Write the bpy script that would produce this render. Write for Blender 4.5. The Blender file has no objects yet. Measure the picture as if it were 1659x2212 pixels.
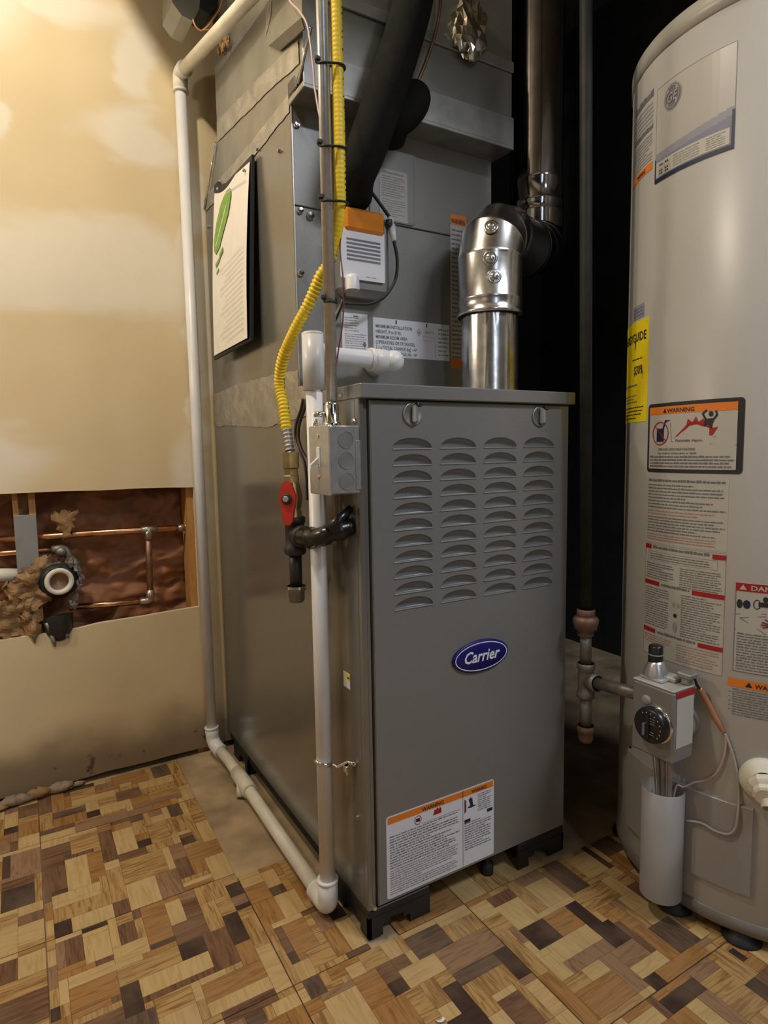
import bpy, math, random
from mathutils import Vector, Matrix
from mathutils.geometry import tessellate_polygon
random.seed(7)
PI = math.pi
SC = bpy.context.scene
COL = SC.collection

# ------------------------------------------------------------------ camera
F = 1337.3
CAM = Vector((-0.4418, -0.8259, 0.7990))
RX = Vector((0.86210, -0.50647, -0.01653))      # camera right
RY = Vector((0.06436, 0.07708, 0.99495))        # camera up
RZ = Vector((0.50263, 0.85881, -0.09904))       # viewing direction
cd = bpy.data.cameras.new('camera')
cam = bpy.data.objects.new('camera', cd)
COL.objects.link(cam)
cam.matrix_world = Matrix(((RX.x, RY.x, -RZ.x, CAM.x), (RX.y, RY.y, -RZ.y, CAM.y), (RX.z, RY.z, -RZ.z, CAM.z), (0, 0, 0, 1)))
cd.sensor_fit = 'VERTICAL'
cd.sensor_height = 24.0
cd.lens = 24.0 * F / 2212.0
cd.clip_start = 0.02
SC.camera = cam

# ------------------------------------------------------------------ world, lamps, exposure
w = bpy.data.worlds.new('world')
SC.world = w
w.use_nodes = True
w.node_tree.nodes['Background'].inputs[0].default_value = (0.9, 0.92, 1.0, 1)
w.node_tree.nodes['Background'].inputs[1].default_value = 0.02

def area_light(name, loc, target, size, sizey, power, color):
    l = bpy.data.lights.new(name, 'AREA')
    l.shape = 'RECTANGLE'; l.size = size; l.size_y = sizey
    l.energy = power; l.color = color
    o = bpy.data.objects.new(name, l)
    COL.objects.link(o)
    o.location = loc
    o.rotation_euler = (Vector(target) - Vector(loc)).to_track_quat('-Z', 'Y').to_euler()
    return o

def bulb_light(name, loc, radius, power, color):
    l = bpy.data.lights.new(name, 'POINT')
    l.shadow_soft_size = radius; l.energy = power; l.color = color
    o = bpy.data.objects.new(name, l)
    COL.objects.link(o)
    o.location = loc
    return o

bulb_light('warm_bulb_light', (-0.66, 0.04, 2.18), 0.04, 42.0, (1.0, 0.87, 0.69))
bulb_light('added_side_light', (-1.08, 0.41, 1.42), 0.03, 14.0, (1.0, 0.88, 0.72))  # added side light, throws shadows of valve and conduit on the tank
area_light('ceiling_panel_light', (0.80, -1.42, 2.36), (0.35, 0.0, 0.4), 0.8, 0.30, 37.0, (0.86, 0.91, 1.0))
area_light('window_light', (-0.25, -1.95, 1.62), (0.3, 0.1, 1.1), 0.09, 1.3, 4.0, (0.72, 0.83, 1.0))
area_light('warm_fill_light', (-1.7, -1.2, 1.3), (-0.1, 0.6, 0.6), 0.6, 1.0, 1.0, (1.0, 0.86, 0.66))  # added warm fill for the lower wall, no real source
SC.view_settings.view_transform = 'Standard'
SC.view_settings.look = 'None'
SC.view_settings.gamma = 1.0
SC.view_settings.use_curve_mapping = False
SC.view_settings.exposure = 0.0

# ------------------------------------------------------------------ helpers
def at(u, v, ax, val):
    """where the sight line through photograph pixel (u, v) meets the real plane ax = val"""
    k = RX * ((u - 829.5) / F) - RY * ((v - 1106.0) / F) + RZ
    i = 'xyz'.index(ax)
    return CAM + k * ((val - CAM[i]) / k[i])

class M:
    def __init__(s):
        s.v = []; s.f = []; s.m = []; s.sm = []
    def add(s, vs, fs, mi=0, smooth=False):
        b = len(s.v)
        s.v += [tuple(p) for p in vs]
        for f in fs:
            s.f.append(tuple(b + i for i in f)); s.m.append(mi); s.sm.append(smooth)
        return s
    def box(s, a, b, mi=0, ch=0.0):
        x0, y0, z0 = [min(a[i], b[i]) for i in range(3)]; x1, y1, z1 = [max(a[i], b[i]) for i in range(3)]
        if ch <= 0:
            vs = [(x0, y0, z0), (x1, y0, z0), (x1, y1, z0), (x0, y1, z0), (x0, y0, z1), (x1, y0, z1), (x1, y1, z1), (x0, y1, z1)]
            return s.add(vs, [(0, 3, 2, 1), (4, 5, 6, 7), (0, 1, 5, 4), (1, 2, 6, 5), (2, 3, 7, 6), (3, 0, 4, 7)], mi)
        c = min(ch, (x1 - x0) / 2.01, (y1 - y0) / 2.01, (z1 - z0) / 2.01)
        vs = []; idx = {}
        for sx in (0, 1):
            for sy in (0, 1):
                for sz in (0, 1):
                    X = (x0, x1)[sx]; Y = (y0, y1)[sy]; Z = (z0, z1)[sz]
                    dx = c if sx == 0 else -c; dy = c if sy == 0 else -c; dz = c if sz == 0 else -c
                    idx[(sx, sy, sz, 'x')] = len(vs); vs.append((X, Y + dy, Z + dz))
                    idx[(sx, sy, sz, 'y')] = len(vs); vs.append((X + dx, Y, Z + dz))
                    idx[(sx, sy, sz, 'z')] = len(vs); vs.append((X + dx, Y + dy, Z))
        g = idx; fs = []
        for t in (0, 1):
            fs.append([g[(t, 0, 0, 'x')], g[(t, 1, 0, 'x')], g[(t, 1, 1, 'x')], g[(t, 0, 1, 'x')]][::(1 if t else -1)])
            fs.append([g[(0, t, 0, 'y')], g[(0, t, 1, 'y')], g[(1, t, 1, 'y')], g[(1, t, 0, 'y')]][::(1 if t else -1)])
            fs.append([g[(0, 0, t, 'z')], g[(1, 0, t, 'z')], g[(1, 1, t, 'z')], g[(0, 1, t, 'z')]][::(1 if t else -1)])
        for p in (0, 1):
            for q in (0, 1):
                fs.append([g[(p, q, 0, 'x')], g[(p, q, 1, 'x')], g[(p, q, 1, 'y')], g[(p, q, 0, 'y')]])
                fs.append([g[(p, 0, q, 'x')], g[(p, 1, q, 'x')], g[(p, 1, q, 'z')], g[(p, 0, q, 'z')]])
                fs.append([g[(0, p, q, 'y')], g[(1, p, q, 'y')], g[(1, p, q, 'z')], g[(0, p, q, 'z')]])
        for k in [(a_, b_, c_) for a_ in (0, 1) for b_ in (0, 1) for c_ in (0, 1)]:
            fs.append([g[k + ('x',)], g[k + ('y',)], g[k + ('z',)]])
        return s.add(vs, fs, mi)
    def tube(s, pts, r, n=16, mi=0, caps=True, smooth=True):
        pts = [Vector(p) for p in pts]
        rs = r if isinstance(r, (list, tuple)) else [r] * len(pts)
        N = len(pts); T = []
        for i in range(N):
            a = pts[max(i - 1, 0)]; b = pts[min(i + 1, N - 1)]
            d = b - a
            if d.length < 1e-9: d = T[-1] if T else Vector((0, 0, 1))
            T.append(d.normalized())
        up = Vector((0, 0, 1)) if abs(T[0].z) < 0.9 else Vector((1, 0, 0))
        nrm = (up - T[0] * up.dot(T[0])).normalized()
        vs = []
        for i in range(N):
            nrm = (nrm - T[i] * nrm.dot(T[i])).normalized()
            bi = T[i].cross(nrm)
            for k in range(n):
                a = 2 * PI * k / n
                vs.append(pts[i] + (nrm * math.cos(a) + bi * math.sin(a)) * rs[i])
        fs = []
        for i in range(N - 1):
            for k in range(n):
                k2 = (k + 1) % n
                fs.append((i * n + k, i * n + k2, (i + 1) * n + k2, (i + 1) * n + k))
        s.add(vs, fs, mi, smooth)
        if caps:
            s.add(vs[:n], [tuple(range(n))[::-1]], mi)
            s.add(vs[-n:], [tuple(range(n))], mi)
        return s
    def lathe(s, prof, c, axis=(0, 0, 1), n=32, mi=0, smooth=True, a0=0.0, a1=2 * PI):
        ax = Vector(axis).normalized(); c = Vector(c)
        t = Vector((1, 0, 0)) if abs(ax.x) < 0.9 else Vector((0, 1, 0))
        e1 = (t - ax * t.dot(ax)).normalized(); e2 = ax.cross(e1)
        full = abs(a1 - a0 - 2 * PI) < 1e-6
        m = n if full else n + 1
        vs = []
        for r, h in prof:
            for k in range(m):
                a = a0 + (a1 - a0) * k / n
                vs.append(c + ax * h + (e1 * math.cos(a) + e2 * math.sin(a)) * r)
        fs = []
        for i in range(len(prof) - 1):
            for k in range(n):
                k2 = (k + 1) % m
                fs.append((i * m + k, i * m + k2, (i + 1) * m + k2, (i + 1) * m + k))
        return s.add(vs, fs, mi, smooth)
    def disc(s, c, axis, r, n=20, mi=0):
        return s.lathe([(r, 0), (1e-5, 0)], c, axis, n, mi, False)
    def ball(s, c, r, n=14, mi=0, sc=(1, 1, 1)):
        vs = []; m = n // 2
        for i in range(m + 1):
            ph = PI * i / m
            for k in range(n):
                a = 2 * PI * k / n
                vs.append((c[0] + r * sc[0] * math.sin(ph) * math.cos(a), c[1] + r * sc[1] * math.sin(ph) * math.sin(a), c[2] + r * sc[2] * math.cos(ph)))
        fs = [(i * n + k, (i + 1) * n + k, (i + 1) * n + (k + 1) % n, i * n + (k + 1) % n) for i in range(m) for k in range(n)]
        return s.add(vs, fs, mi, True)

def base_of(o):
    b = Vector((0, 0, 0))
    while o is not None:
        b += o.location; o = o.parent
    return b

def obj(name, mb, mats, parent=None, loc=None, kind=None, label=None, cat=None, group=None, recalc=True):
    me = bpy.data.meshes.new(name)
    if not isinstance(mats, (list, tuple)): mats = [mats]
    off = Vector(loc) if loc is not None else (base_of(parent) if parent else Vector((0, 0, 0)))
    if loc is not None and parent: off = Vector(loc)
    me.from_pydata([tuple(Vector(p) - off) for p in mb.v], [], mb.f)
    for m in mats: me.materials.append(m)
    me.polygons.foreach_set('material_index', mb.m)
    me.polygons.foreach_set('use_smooth', mb.sm)
    if recalc:
        import bmesh
        bm = bmesh.new(); bm.from_mesh(me)
        bmesh.ops.remove_doubles(bm, verts=bm.verts, dist=1e-6)
        bmesh.ops.recalc_face_normals(bm, faces=bm.faces)
        bm.to_mesh(me); bm.free()
    me.update()
    o = bpy.data.objects.new(name, me)
    COL.objects.link(o)
    if parent: o.parent = parent; o.location = off - base_of(parent)
    else: o.location = off
    if kind: o['kind'] = kind
    if label: o['label'] = label
    if cat: o['category'] = cat
    if group: o['group'] = group
    return o

def thing(name, label, cat, loc, group=None):
    o = bpy.data.objects.new(name, None)
    o.empty_display_size = 0.05
    COL.objects.link(o)
    o.location = loc; o['label'] = label; o['category'] = cat
    if group: o['group'] = group
    return o

def arc(c, e1, e2, r, a0, a1, n=8):
    c = Vector(c); e1 = Vector(e1); e2 = Vector(e2)
    return [c + e1 * (r * math.cos(a0 + (a1 - a0) * i / n)) + e2 * (r * math.sin(a0 + (a1 - a0) * i / n)) for i in range(n + 1)]

def smooth_path(pts, n=8):
    P = [Vector(p) for p in pts]; out = []
    for i in range(len(P) - 1):
        p0 = P[max(i - 1, 0)]; p1 = P[i]; p2 = P[i + 1]; p3 = P[min(i + 2, len(P) - 1)]
        for k in range(n):
            t = k / n
            out.append(0.5 * ((2 * p1) + (p2 - p0) * t + (2 * p0 - 5 * p1 + 4 * p2 - p3) * t * t + (3 * p1 - p0 - 3 * p2 + p3) * t * t * t))
    out.append(P[-1])
    return out

def bend(p0, corner, p1, r, n=7):
    """straight - rounded corner - straight"""
    p0 = Vector(p0); c = Vector(corner); p1 = Vector(p1)
    a = (p0 - c).normalized(); b = (p1 - c).normalized()
    pts = [p0]
    for i in range(n + 1):
        t = i / n
        q0 = c + a * r; q2 = c + b * r
        pts.append(q0 * (1 - t) ** 2 + c * 2 * t * (1 - t) + q2 * t * t)
    pts.append(p1)
    return pts

# ------------------------------------------------------------------ materials
def srgb(r, g, b):
    f = lambda c: (c / 255 / 12.92) if c / 255 <= 0.04045 else ((c / 255 + 0.055) / 1.055) ** 2.4
    return (f(r), f(g), f(b), 1)

def mat(name, col, rough=0.5, metal=0.0, noise=0.0, nscale=30.0, bump=0.0, bscale=120.0, coat=0.0, spec=0.5, stretch=None, emit=0):
    m = bpy.data.materials.new(name); m.use_nodes = True
    nt = m.node_tree; N = nt.nodes; L = nt.links
    b = N['Principled BSDF']
    b.inputs['Base Color'].default_value = col
    b.inputs['Roughness'].default_value = rough
    b.inputs['Metallic'].default_value = metal
    b.inputs['Specular IOR Level'].default_value = spec
    if coat: b.inputs['Coat Weight'].default_value = coat; b.inputs['Coat Roughness'].default_value = 0.15
    geo = N.new('ShaderNodeNewGeometry')
    src = geo.outputs['Position']
    if stretch:
        mp = N.new('ShaderNodeMapping'); mp.inputs['Scale'].default_value = stretch
        L.new(src, mp.inputs['Vector']); src = mp.outputs['Vector']
    if noise > 0:
        t = N.new('ShaderNodeTexNoise'); t.inputs['Scale'].default_value = nscale; t.inputs['Detail'].default_value = 5
        L.new(src, t.inputs['Vector'])
        r = N.new('ShaderNodeMapRange'); r.inputs['From Min'].default_value = 0.3; r.inputs['From Max'].default_value = 0.7
        r.inputs['To Min'].default_value = 1 - noise; r.inputs['To Max'].default_value = 1 + noise
        L.new(t.outputs['Fac'], r.inputs['Value'])
        x = N.new('ShaderNodeVectorMath'); x.operation = 'SCALE'
        x.inputs[0].default_value = col[:3]
        L.new(r.outputs['Result'], x.inputs['Scale'])
        L.new(x.outputs['Vector'], b.inputs['Base Color'])
    if bump > 0:
        t2 = N.new('ShaderNodeTexNoise'); t2.inputs['Scale'].default_value = bscale; t2.inputs['Detail'].default_value = 4
        L.new(src, t2.inputs['Vector'])
        bp = N.new('ShaderNodeBump'); bp.inputs['Strength'].default_value = bump; bp.inputs['Distance'].default_value = 0.002
        L.new(t2.outputs['Fac'], bp.inputs['Height']); L.new(bp.outputs['Normal'], b.inputs['Normal'])
    return m

def wood(name, c1, c2, along, fig=6.0):
    m = bpy.data.materials.new(name); m.use_nodes = True
    nt = m.node_tree; N = nt.nodes; L = nt.links
    b = N['Principled BSDF']; b.inputs['Roughness'].default_value = 0.55; b.inputs['Specular IOR Level'].default_value = 0.35
    geo = N.new('ShaderNodeNewGeometry'); oi = N.new('ShaderNodeObjectInfo')
    mp = N.new('ShaderNodeMapping'); mp.inputs['Scale'].default_value = (6, 60, 6) if along == 'x' else (60, 6, 6)
    L.new(geo.outputs['Position'], mp.inputs['Vector'])
    ad = N.new('ShaderNodeVectorMath'); ad.operation = 'ADD'
    mu = N.new('ShaderNodeMath'); mu.operation = 'MULTIPLY'; mu.inputs[1].default_value = 37.0
    L.new(oi.outputs['Random'], mu.inputs[0])
    L.new(mp.outputs['Vector'], ad.inputs[0]); L.new(mu.outputs[0], ad.inputs[1])
    t = N.new('ShaderNodeTexNoise'); t.inputs['Scale'].default_value = 2.6; t.inputs['Detail'].default_value = 6; t.inputs['Distortion'].default_value = 1.2
    L.new(ad.outputs[0], t.inputs['Vector'])
    cr = N.new('ShaderNodeValToRGB'); cr.color_ramp.elements[0].position = 0.36; cr.color_ramp.elements[0].color = c2
    cr.color_ramp.elements[1].position = 0.56; cr.color_ramp.elements[1].color = c1
    L.new(t.outputs['Fac'], cr.inputs['Fac'])
    # worn, dusty patches
    t3 = N.new('ShaderNodeTexNoise'); t3.inputs['Scale'].default_value = 9.0; t3.inputs['Detail'].default_value = 4
    L.new(geo.outputs['Position'], t3.inputs['Vector'])
    mr = N.new('ShaderNodeMapRange'); mr.inputs['From Min'].default_value = 0.45; mr.inputs['From Max'].default_value = 0.75
    mr.inputs['To Min'].default_value = 0.0; mr.inputs['To Max'].default_value = 0.35
    L.new(t3.outputs['Fac'], mr.inputs['Value'])
    mx = N.new('ShaderNodeMix'); mx.data_type = 'RGBA'
    mx.inputs['B'].default_value = srgb(150, 125, 95)
    L.new(mr.outputs['Result'], mx.inputs['Factor']); L.new(cr.outputs['Color'], mx.inputs['A'])
    L.new(mx.outputs['Result'], b.inputs['Base Color'])
    return m

G = {}
G['paint'] = mat('grey_paint', (0.235, 0.233, 0.222, 1), 0.34, 0.25, 0.05, 300, 0.02, 900, spec=0.6)
G['paint_side'] = mat('grey_paint_gloss', (0.25, 0.24, 0.215, 1), 0.2, 0.55, 0.06, 3, 0.01, 700, spec=0.6)
G['galv'] = mat('galvanised', (0.62, 0.61, 0.58, 1), 0.24, 1.0, 0.18, 60, 0.05, 60)
G['galv_dull'] = mat('galvanised_dull', (0.36, 0.36, 0.34, 1), 0.42, 0.75, 0.15, 30, 0.05, 40)
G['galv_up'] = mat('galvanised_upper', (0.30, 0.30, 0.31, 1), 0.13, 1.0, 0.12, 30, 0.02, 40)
G['duct'] = mat('duct_sheet', (0.30, 0.30, 0.27, 1), 0.38, 0.7, 0.15, 12, 0.04, 25)
G['steel'] = mat('steel', (0.55, 0.55, 0.55, 1), 0.3, 0.7, 0.1, 90)
G['dark_steel'] = mat('dark_steel', (0.10, 0.095, 0.085, 1), 0.35, 0.8, 0.2, 60)
G['pvc'] = mat('white_pvc', (0.72, 0.72, 0.72, 1), 0.35, 0, 0.05, 18)
G['pvc_cream'] = mat('cream_pvc', (0.68, 0.64, 0.53, 1), 0.45, 0, 0.1, 22)  # slightly darker and yellower than the white plastic
G['black'] = mat('black_rubber', (0.012, 0.012, 0.013, 1), 0.55)
G['foam'] = mat('black_foam', (0.012, 0.012, 0.011, 1), 0.9, 0, 0.2, 60, 0.2, 200, spec=0.15)
G['tape_black'] = mat('black_tape', (0.012, 0.012, 0.012, 1), 0.25)
G['riser'] = mat('black_plastic', (0.014, 0.015, 0.015, 1), 0.5)
G['void'] = mat('dark_void', (0.004, 0.004, 0.004, 1), 0.9)
G['yellow'] = mat('yellow_sleeve', srgb(238, 205, 45), 0.42, 0, 0.06, 60)
G['ink'] = mat('black_ink', (0.02, 0.02, 0.022, 1), 0.6)
G['inkgrey'] = mat('grey_ink', (0.16, 0.16, 0.18, 1), 0.6)
G['inkpale'] = mat('pale_ink', (0.33, 0.32, 0.33, 1), 0.6)
G['inkpink'] = mat('faded_red_ink', (0.42, 0.24, 0.20, 1), 0.6)
G['red_ink'] = mat('red_ink', srgb(165, 30, 30), 0.5)
G['orange_ink'] = mat('orange_ink', srgb(228, 128, 40), 0.5)
G['yellow_ink'] = mat('yellow_ink', srgb(238, 214, 30), 0.5)
G['blue_ink'] = mat('blue_ink', srgb(22, 18, 105), 0.35)
G['navy'] = mat('navy_ink', srgb(30, 38, 70), 0.5)
G['slate'] = mat('slate_ink', srgb(120, 124, 150), 0.5)
G['slate2'] = mat('slate_pale_ink', srgb(142, 143, 158), 0.5)
G['white'] = mat('white_print', (0.78, 0.79, 0.83, 1), 0.4)
G['sticker'] = mat('sticker_white', (0.74, 0.75, 0.80, 1), 0.35)
G['sticker_old'] = mat('sticker_cream', (0.50, 0.485, 0.44, 1), 0.4)
G['paper'] = mat('paper', (0.76, 0.72, 0.66, 1), 0.7, 0, 0.03, 30)
G['green'] = mat('green_print', srgb(120, 160, 70), 0.6, 0, 0.2, 60)
G['pencil'] = mat('pencil_line', (0.48, 0.46, 0.43, 1), 0.7)
G['amber'] = mat('amber_lens', srgb(215, 130, 30), 0.15, 0, 0.1, 40, coat=0.6)
G['tank'] = mat('tank_enamel', (0.45, 0.44, 0.415, 1), 0.34, 0, 0.03, 5, spec=0.35)
G['tank_rim'] = mat('tank_rim_enamel', (0.38, 0.37, 0.33, 1), 0.3, 0, 0.04, 9)
G['tank_grey'] = mat('grey_enamel', (0.30, 0.285, 0.275, 1), 0.35, 0, 0.05, 14)
G['base_grey'] = mat('base_enamel', (0.17, 0.155, 0.135, 1), 0.4)
G['valve'] = mat('valve_grey', (0.25, 0.235, 0.23, 1), 0.4, 0.3, 0.05, 40)
G['valve_top'] = mat('valve_cast', (0.46, 0.45, 0.40, 1), 0.45, 0.4, 0.1, 60)
G['knob'] = mat('black_knob', (0.012, 0.013, 0.014, 1), 0.3)
G['chrome'] = mat('bright_metal', (0.75, 0.75, 0.73, 1), 0.12, 1.0)
G['copper'] = mat('copper', (0.72, 0.40, 0.22, 1), 0.28, 1.0, 0.25, 35)
G['copper_dull'] = mat('tarnished_copper', (0.30, 0.17, 0.11, 1), 0.45, 0.8, 0.3, 30)
G['solder'] = mat('solder_joint', (0.42, 0.36, 0.30, 1), 0.35, 0.9, 0.3, 80)
G['brass'] = mat('aged_brass', (0.40, 0.33, 0.17, 1), 0.28, 0.95, 0.2, 50)
G['red'] = mat('red_handle', srgb(190, 52, 38), 0.4, 0, 0.08, 50)
G['iron'] = mat('black_iron', (0.028, 0.030, 0.029, 1), 0.42, 0.2, 0.2, 70)
G['iron_matt'] = mat('matt_iron', (0.018, 0.018, 0.017, 1), 0.6, 0.0, 0.3, 30, spec=0.25)
G['iron_grey'] = mat('grey_iron', (0.22, 0.205, 0.18, 1), 0.45, 0.6, 0.25, 50)
G['iron_rust'] = mat('rusty_iron', (0.22, 0.13, 0.10, 1), 0.55, 0.4, 0.3, 60)
G['kraft'] = mat('kraft_paper', srgb(150, 100, 66), 0.6, 0, 0.3, 12, 0.5, 30)
G['kraft_tan'] = mat('torn_kraft', srgb(140, 108, 70), 0.6, 0, 0.25, 30, 0.3, 40)
G['stud'] = mat('pine_stud', srgb(185, 135, 75), 0.6, 0, 0.2, 30, stretch=(10, 10, 1))
G['plate'] = mat('zinc_plate', (0.33, 0.34, 0.33, 1), 0.5, 0.5, 0.06, 30)
G['foil'] = mat('crumpled_foil', (0.8, 0.74, 0.6, 1), 0.2, 1.0, 0.2, 60)
G['tape'] = mat('foil_tape', (0.43, 0.415, 0.38, 1), 0.4, 0.75, 0.22, 26, 0.5, 60)
G['mastic'] = mat('dust_dirt', (0.12, 0.11, 0.10, 1), 0.9, 0, 0.4, 60, 0.8, 60)
G['brown_wire'] = mat('brown_cable', (0.07, 0.04, 0.045, 1), 0.4)
G['pink_wire'] = mat('pink_wire', (0.58, 0.42, 0.42, 1), 0.45)
G['red_wire'] = mat('dark_red_wire', (0.20, 0.05, 0.07, 1), 0.45)
G['grey_wire'] = mat('grey_wire', (0.38, 0.35, 0.32, 1), 0.45)
G['copper_wire'] = mat('orange_wire', (0.50, 0.24, 0.11, 1), 0.4, 0.3)
G['dark_wall'] = mat('shade_dark_wall', (0.022, 0.022, 0.024, 1), 0.8, 0, 0.3, 6)  # near-black: the deep shade at back and right is put into the colour
G['room'] = mat('room_wall_paint', (0.30, 0.275, 0.24, 1), 0.8)
G['ceiling'] = mat('dark_joists', (0.10, 0.08, 0.06, 1), 0.9)

def drywall():
    m = bpy.data.materials.new('patched_drywall'); m.use_nodes = True
    nt = m.node_tree; N = nt.nodes; L = nt.links
    b = N['Principled BSDF']; b.inputs['Roughness'].default_value = 0.75; b.inputs['Specular IOR Level'].default_value = 0.3
    geo = N.new('ShaderNodeNewGeometry')
    sx = N.new('ShaderNodeSeparateXYZ'); L.new(geo.outputs['Position'], sx.inputs[0])
    nz = N.new('ShaderNodeTexNoise'); nz.inputs['Scale'].default_value = 7; nz.inputs['Detail'].default_value = 3
    mp = N.new('ShaderNodeMapping'); mp.inputs['Scale'].default_value = (0.7, 1, 1.6)
    L.new(geo.outputs['Position'], mp.inputs[0]); L.new(mp.outputs[0], nz.inputs['Vector'])
    def math_(op, a, b_=None, c=None):
        n = N.new('ShaderNodeMath'); n.operation = op
        for i, x in enumerate((a, b_, c)):
            if x is None: continue
            if isinstance(x, (int, float)): n.inputs[i].default_value = x
            else: L.new(x, n.inputs[i])
        return n.outputs[0]
    def sstep(x, a, b_):
        r = N.new('ShaderNodeMapRange'); r.interpolation_type = 'SMOOTHSTEP'
        L.new(x, r.inputs['Value'])
        r.inputs['From Min'].default_value = a; r.inputs['From Max'].default_value = b_
        return r.outputs['Result']
    wob = math_('MULTIPLY', math_('SUBTRACT', nz.outputs['Fac'], 0.5), 0.16)
    zz = math_('ADD', sx.outputs['Z'], wob); xx = math_('ADD', sx.outputs['X'], wob)
    def blob(cx, cz, rx, rz, soft=0.5):
        dx = math_('DIVIDE', math_('SUBTRACT', xx, cx), rx); dz = math_('DIVIDE', math_('SUBTRACT', zz, cz), rz)
        d = math_('SQRT', math_('ADD', math_('MULTIPLY', dx, dx), math_('MULTIPLY', dz, dz)))
        return sstep(d, 1.0 + soft, 1.0 - soft)
    mud = None
    for bl in [(-0.16, 1.70, 0.045, 0.085, 0.35), (-0.15, 1.54, 0.12, 0.055, 0.4), (-0.44, 1.52, 0.035, 0.03, 0.4), (-0.33, 1.235, 0.5, 0.115, 0.3),
               (-0.5, 1.75, 0.12, 0.08, 0.5), (-0.06, 0.76, 0.05, 0.09, 0.5), (-0.50, 0.79, 0.10, 0.06, 0.5), (-0.03, 1.10, 0.03, 0.5, 0.4), (-0.36, 1.80, 0.20, 0.05, 0.5)]:
        o = blob(*bl)
        mud = o if mud is None else math_('MAXIMUM', mud, o)
    mud = math_('MULTIPLY', mud, 0.85)
    c = N.new('ShaderNodeMix'); c.data_type = 'RGBA'
    c.inputs['A'].default_value = srgb(216, 197, 158); c.inputs['B'].default_value = srgb(228, 220, 202)
    L.new(mud, c.inputs['Factor'])
    # slightly darker, yellower board on the lower half, with grime along the foot
    n2 = N.new('ShaderNodeTexNoise'); n2.inputs['Scale'].default_value = 5; n2.inputs['Detail'].default_value = 6
    L.new(geo.outputs['Position'], n2.inputs['Vector'])
    g = sstep(math_('ADD', sx.outputs['Z'], math_('MULTIPLY', n2.outputs['Fac'], -0.22)), 0.07, -0.07)
    n3 = N.new('ShaderNodeTexNoise'); n3.inputs['Scale'].default_value = 34; n3.inputs['Detail'].default_value = 4
    L.new(geo.outputs['Position'], n3.inputs['Vector'])
    spots = math_('MULTIPLY', sstep(n3.outputs['Fac'], 0.62, 0.70), sstep(sx.outputs['Z'], 0.11, 0.03))
    c2 = N.new('ShaderNodeMix'); c2.data_type = 'RGBA'
    L.new(math_('MULTIPLY', g, 0.85), c2.inputs['Factor']); L.new(c.outputs['Result'], c2.inputs['A']); c2.inputs['B'].default_value = srgb(120, 100, 78)
    c3 = N.new('ShaderNodeMix'); c3.data_type = 'RGBA'
    L.new(math_('MULTIPLY', spots, 0.8), c3.inputs['Factor']); L.new(c2.outputs['Result'], c3.inputs['A']); c3.inputs['B'].default_value = srgb(60, 50, 40)
    c4 = N.new('ShaderNodeMix'); c4.data_type = 'RGBA'; c4.blend_type = 'MULTIPLY'
    c4.inputs['Factor'].default_value = 1.0
    mr = N.new('ShaderNodeMapRange'); L.new(n2.outputs['Fac'], mr.inputs['Value'])
    mr.inputs['From Min'].default_value = 0.3; mr.inputs['From Max'].default_value = 0.7; mr.inputs['To Min'].default_value = 0.93; mr.inputs['To Max'].default_value = 1.04
    L.new(c3.outputs['Result'], c4.inputs['A']); L.new(mr.outputs['Result'], c4.inputs['B'])
    L.new(c4.outputs['Result'], b.inputs['Base Color'])
    return m
G['drywall'] = drywall()
G['plaster_edge'] = mat('gypsum_edge', srgb(215, 200, 175), 0.9, 0, 0.1, 90)

G['dirty_gypsum'] = mat('dirty_gypsum', srgb(140, 122, 100), 0.9, 0, 0.4, 60, 0.4, 90)
def concrete():
    m = mat('concrete_slab', srgb(160, 139, 108), 0.8, 0, 0.45, 9, 0.3, 60)
    return m
G['slab'] = concrete()
tones = {'L': (srgb(186, 158, 108), srgb(172, 142, 92)), 'T': (srgb(172, 138, 86), srgb(128, 92, 50)),
         'O': (srgb(156, 114, 64), srgb(128, 88, 46)), 'B': (srgb(112, 80, 57), srgb(84, 56, 38)),
         'P': (srgb(142, 110, 82), srgb(118, 88, 64)), 'G': (srgb(98, 78, 62), srgb(72, 56, 44)), 'K': (srgb(62, 45, 36), srgb(50, 36, 30))}
for k, (a, b_) in tones.items():
    for d in 'xy': G['wood' + k + d] = wood('oak_tone_' + k + d, a, b_, d)
WK = [k + d for k in 'LTOBPGK' for d in 'xy']
WMATS = [G['wood' + k] for k in WK]

# ------------------------------------------------------------------ setting: shell
W = 0.4445          # furnace width
WY = 0.80           # face of the drywall
def slab_quad(name, pts, m, kind='structure'):
    mb = M(); mb.add(pts, [tuple(range(len(pts)))])
    return obj(name, mb, m, kind=kind, recalc=False)

def solid_wall(name, poly, holes, axis, p, t, m, m_edge=None):
    """wall slab of thickness t; poly / holes given as (h, z)"""
    mb = M()
    loops = [poly] + holes
    flat = [q for lp in loops for q in lp]
    tris = tessellate_polygon([[Vector((h, z, 0)) for h, z in lp] for lp in loops])
    P = (lambda h, z, d: (h, d, z)) if axis == 'y' else (lambda h, z, d: (d, h, z))
    mb.add([P(h, z, p) for h, z in flat], [tuple(tt) for tt in tris])
    mb.add([P(h, z, p + t) for h, z in flat], [tuple(tt)[::-1] for tt in tris])
    for lp in loops:
        n = len(lp)
        mb.add([P(h, z, p) for h, z in lp] + [P(h, z, p + t) for h, z in lp], [(i, (i + 1) % n, n + (i + 1) % n, n + i) for i in range(n)], 1)
    return obj(name, mb, [m, m_edge or m], kind='structure')

floor = obj('floor', M().box((-2.2, -3.2, -0.06), (1.7, 1.25, -0.003)), G['slab'], kind='structure', recalc=False)
floor['label'] = 'stained concrete slab partly laid with parquet pattern tiles'

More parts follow.
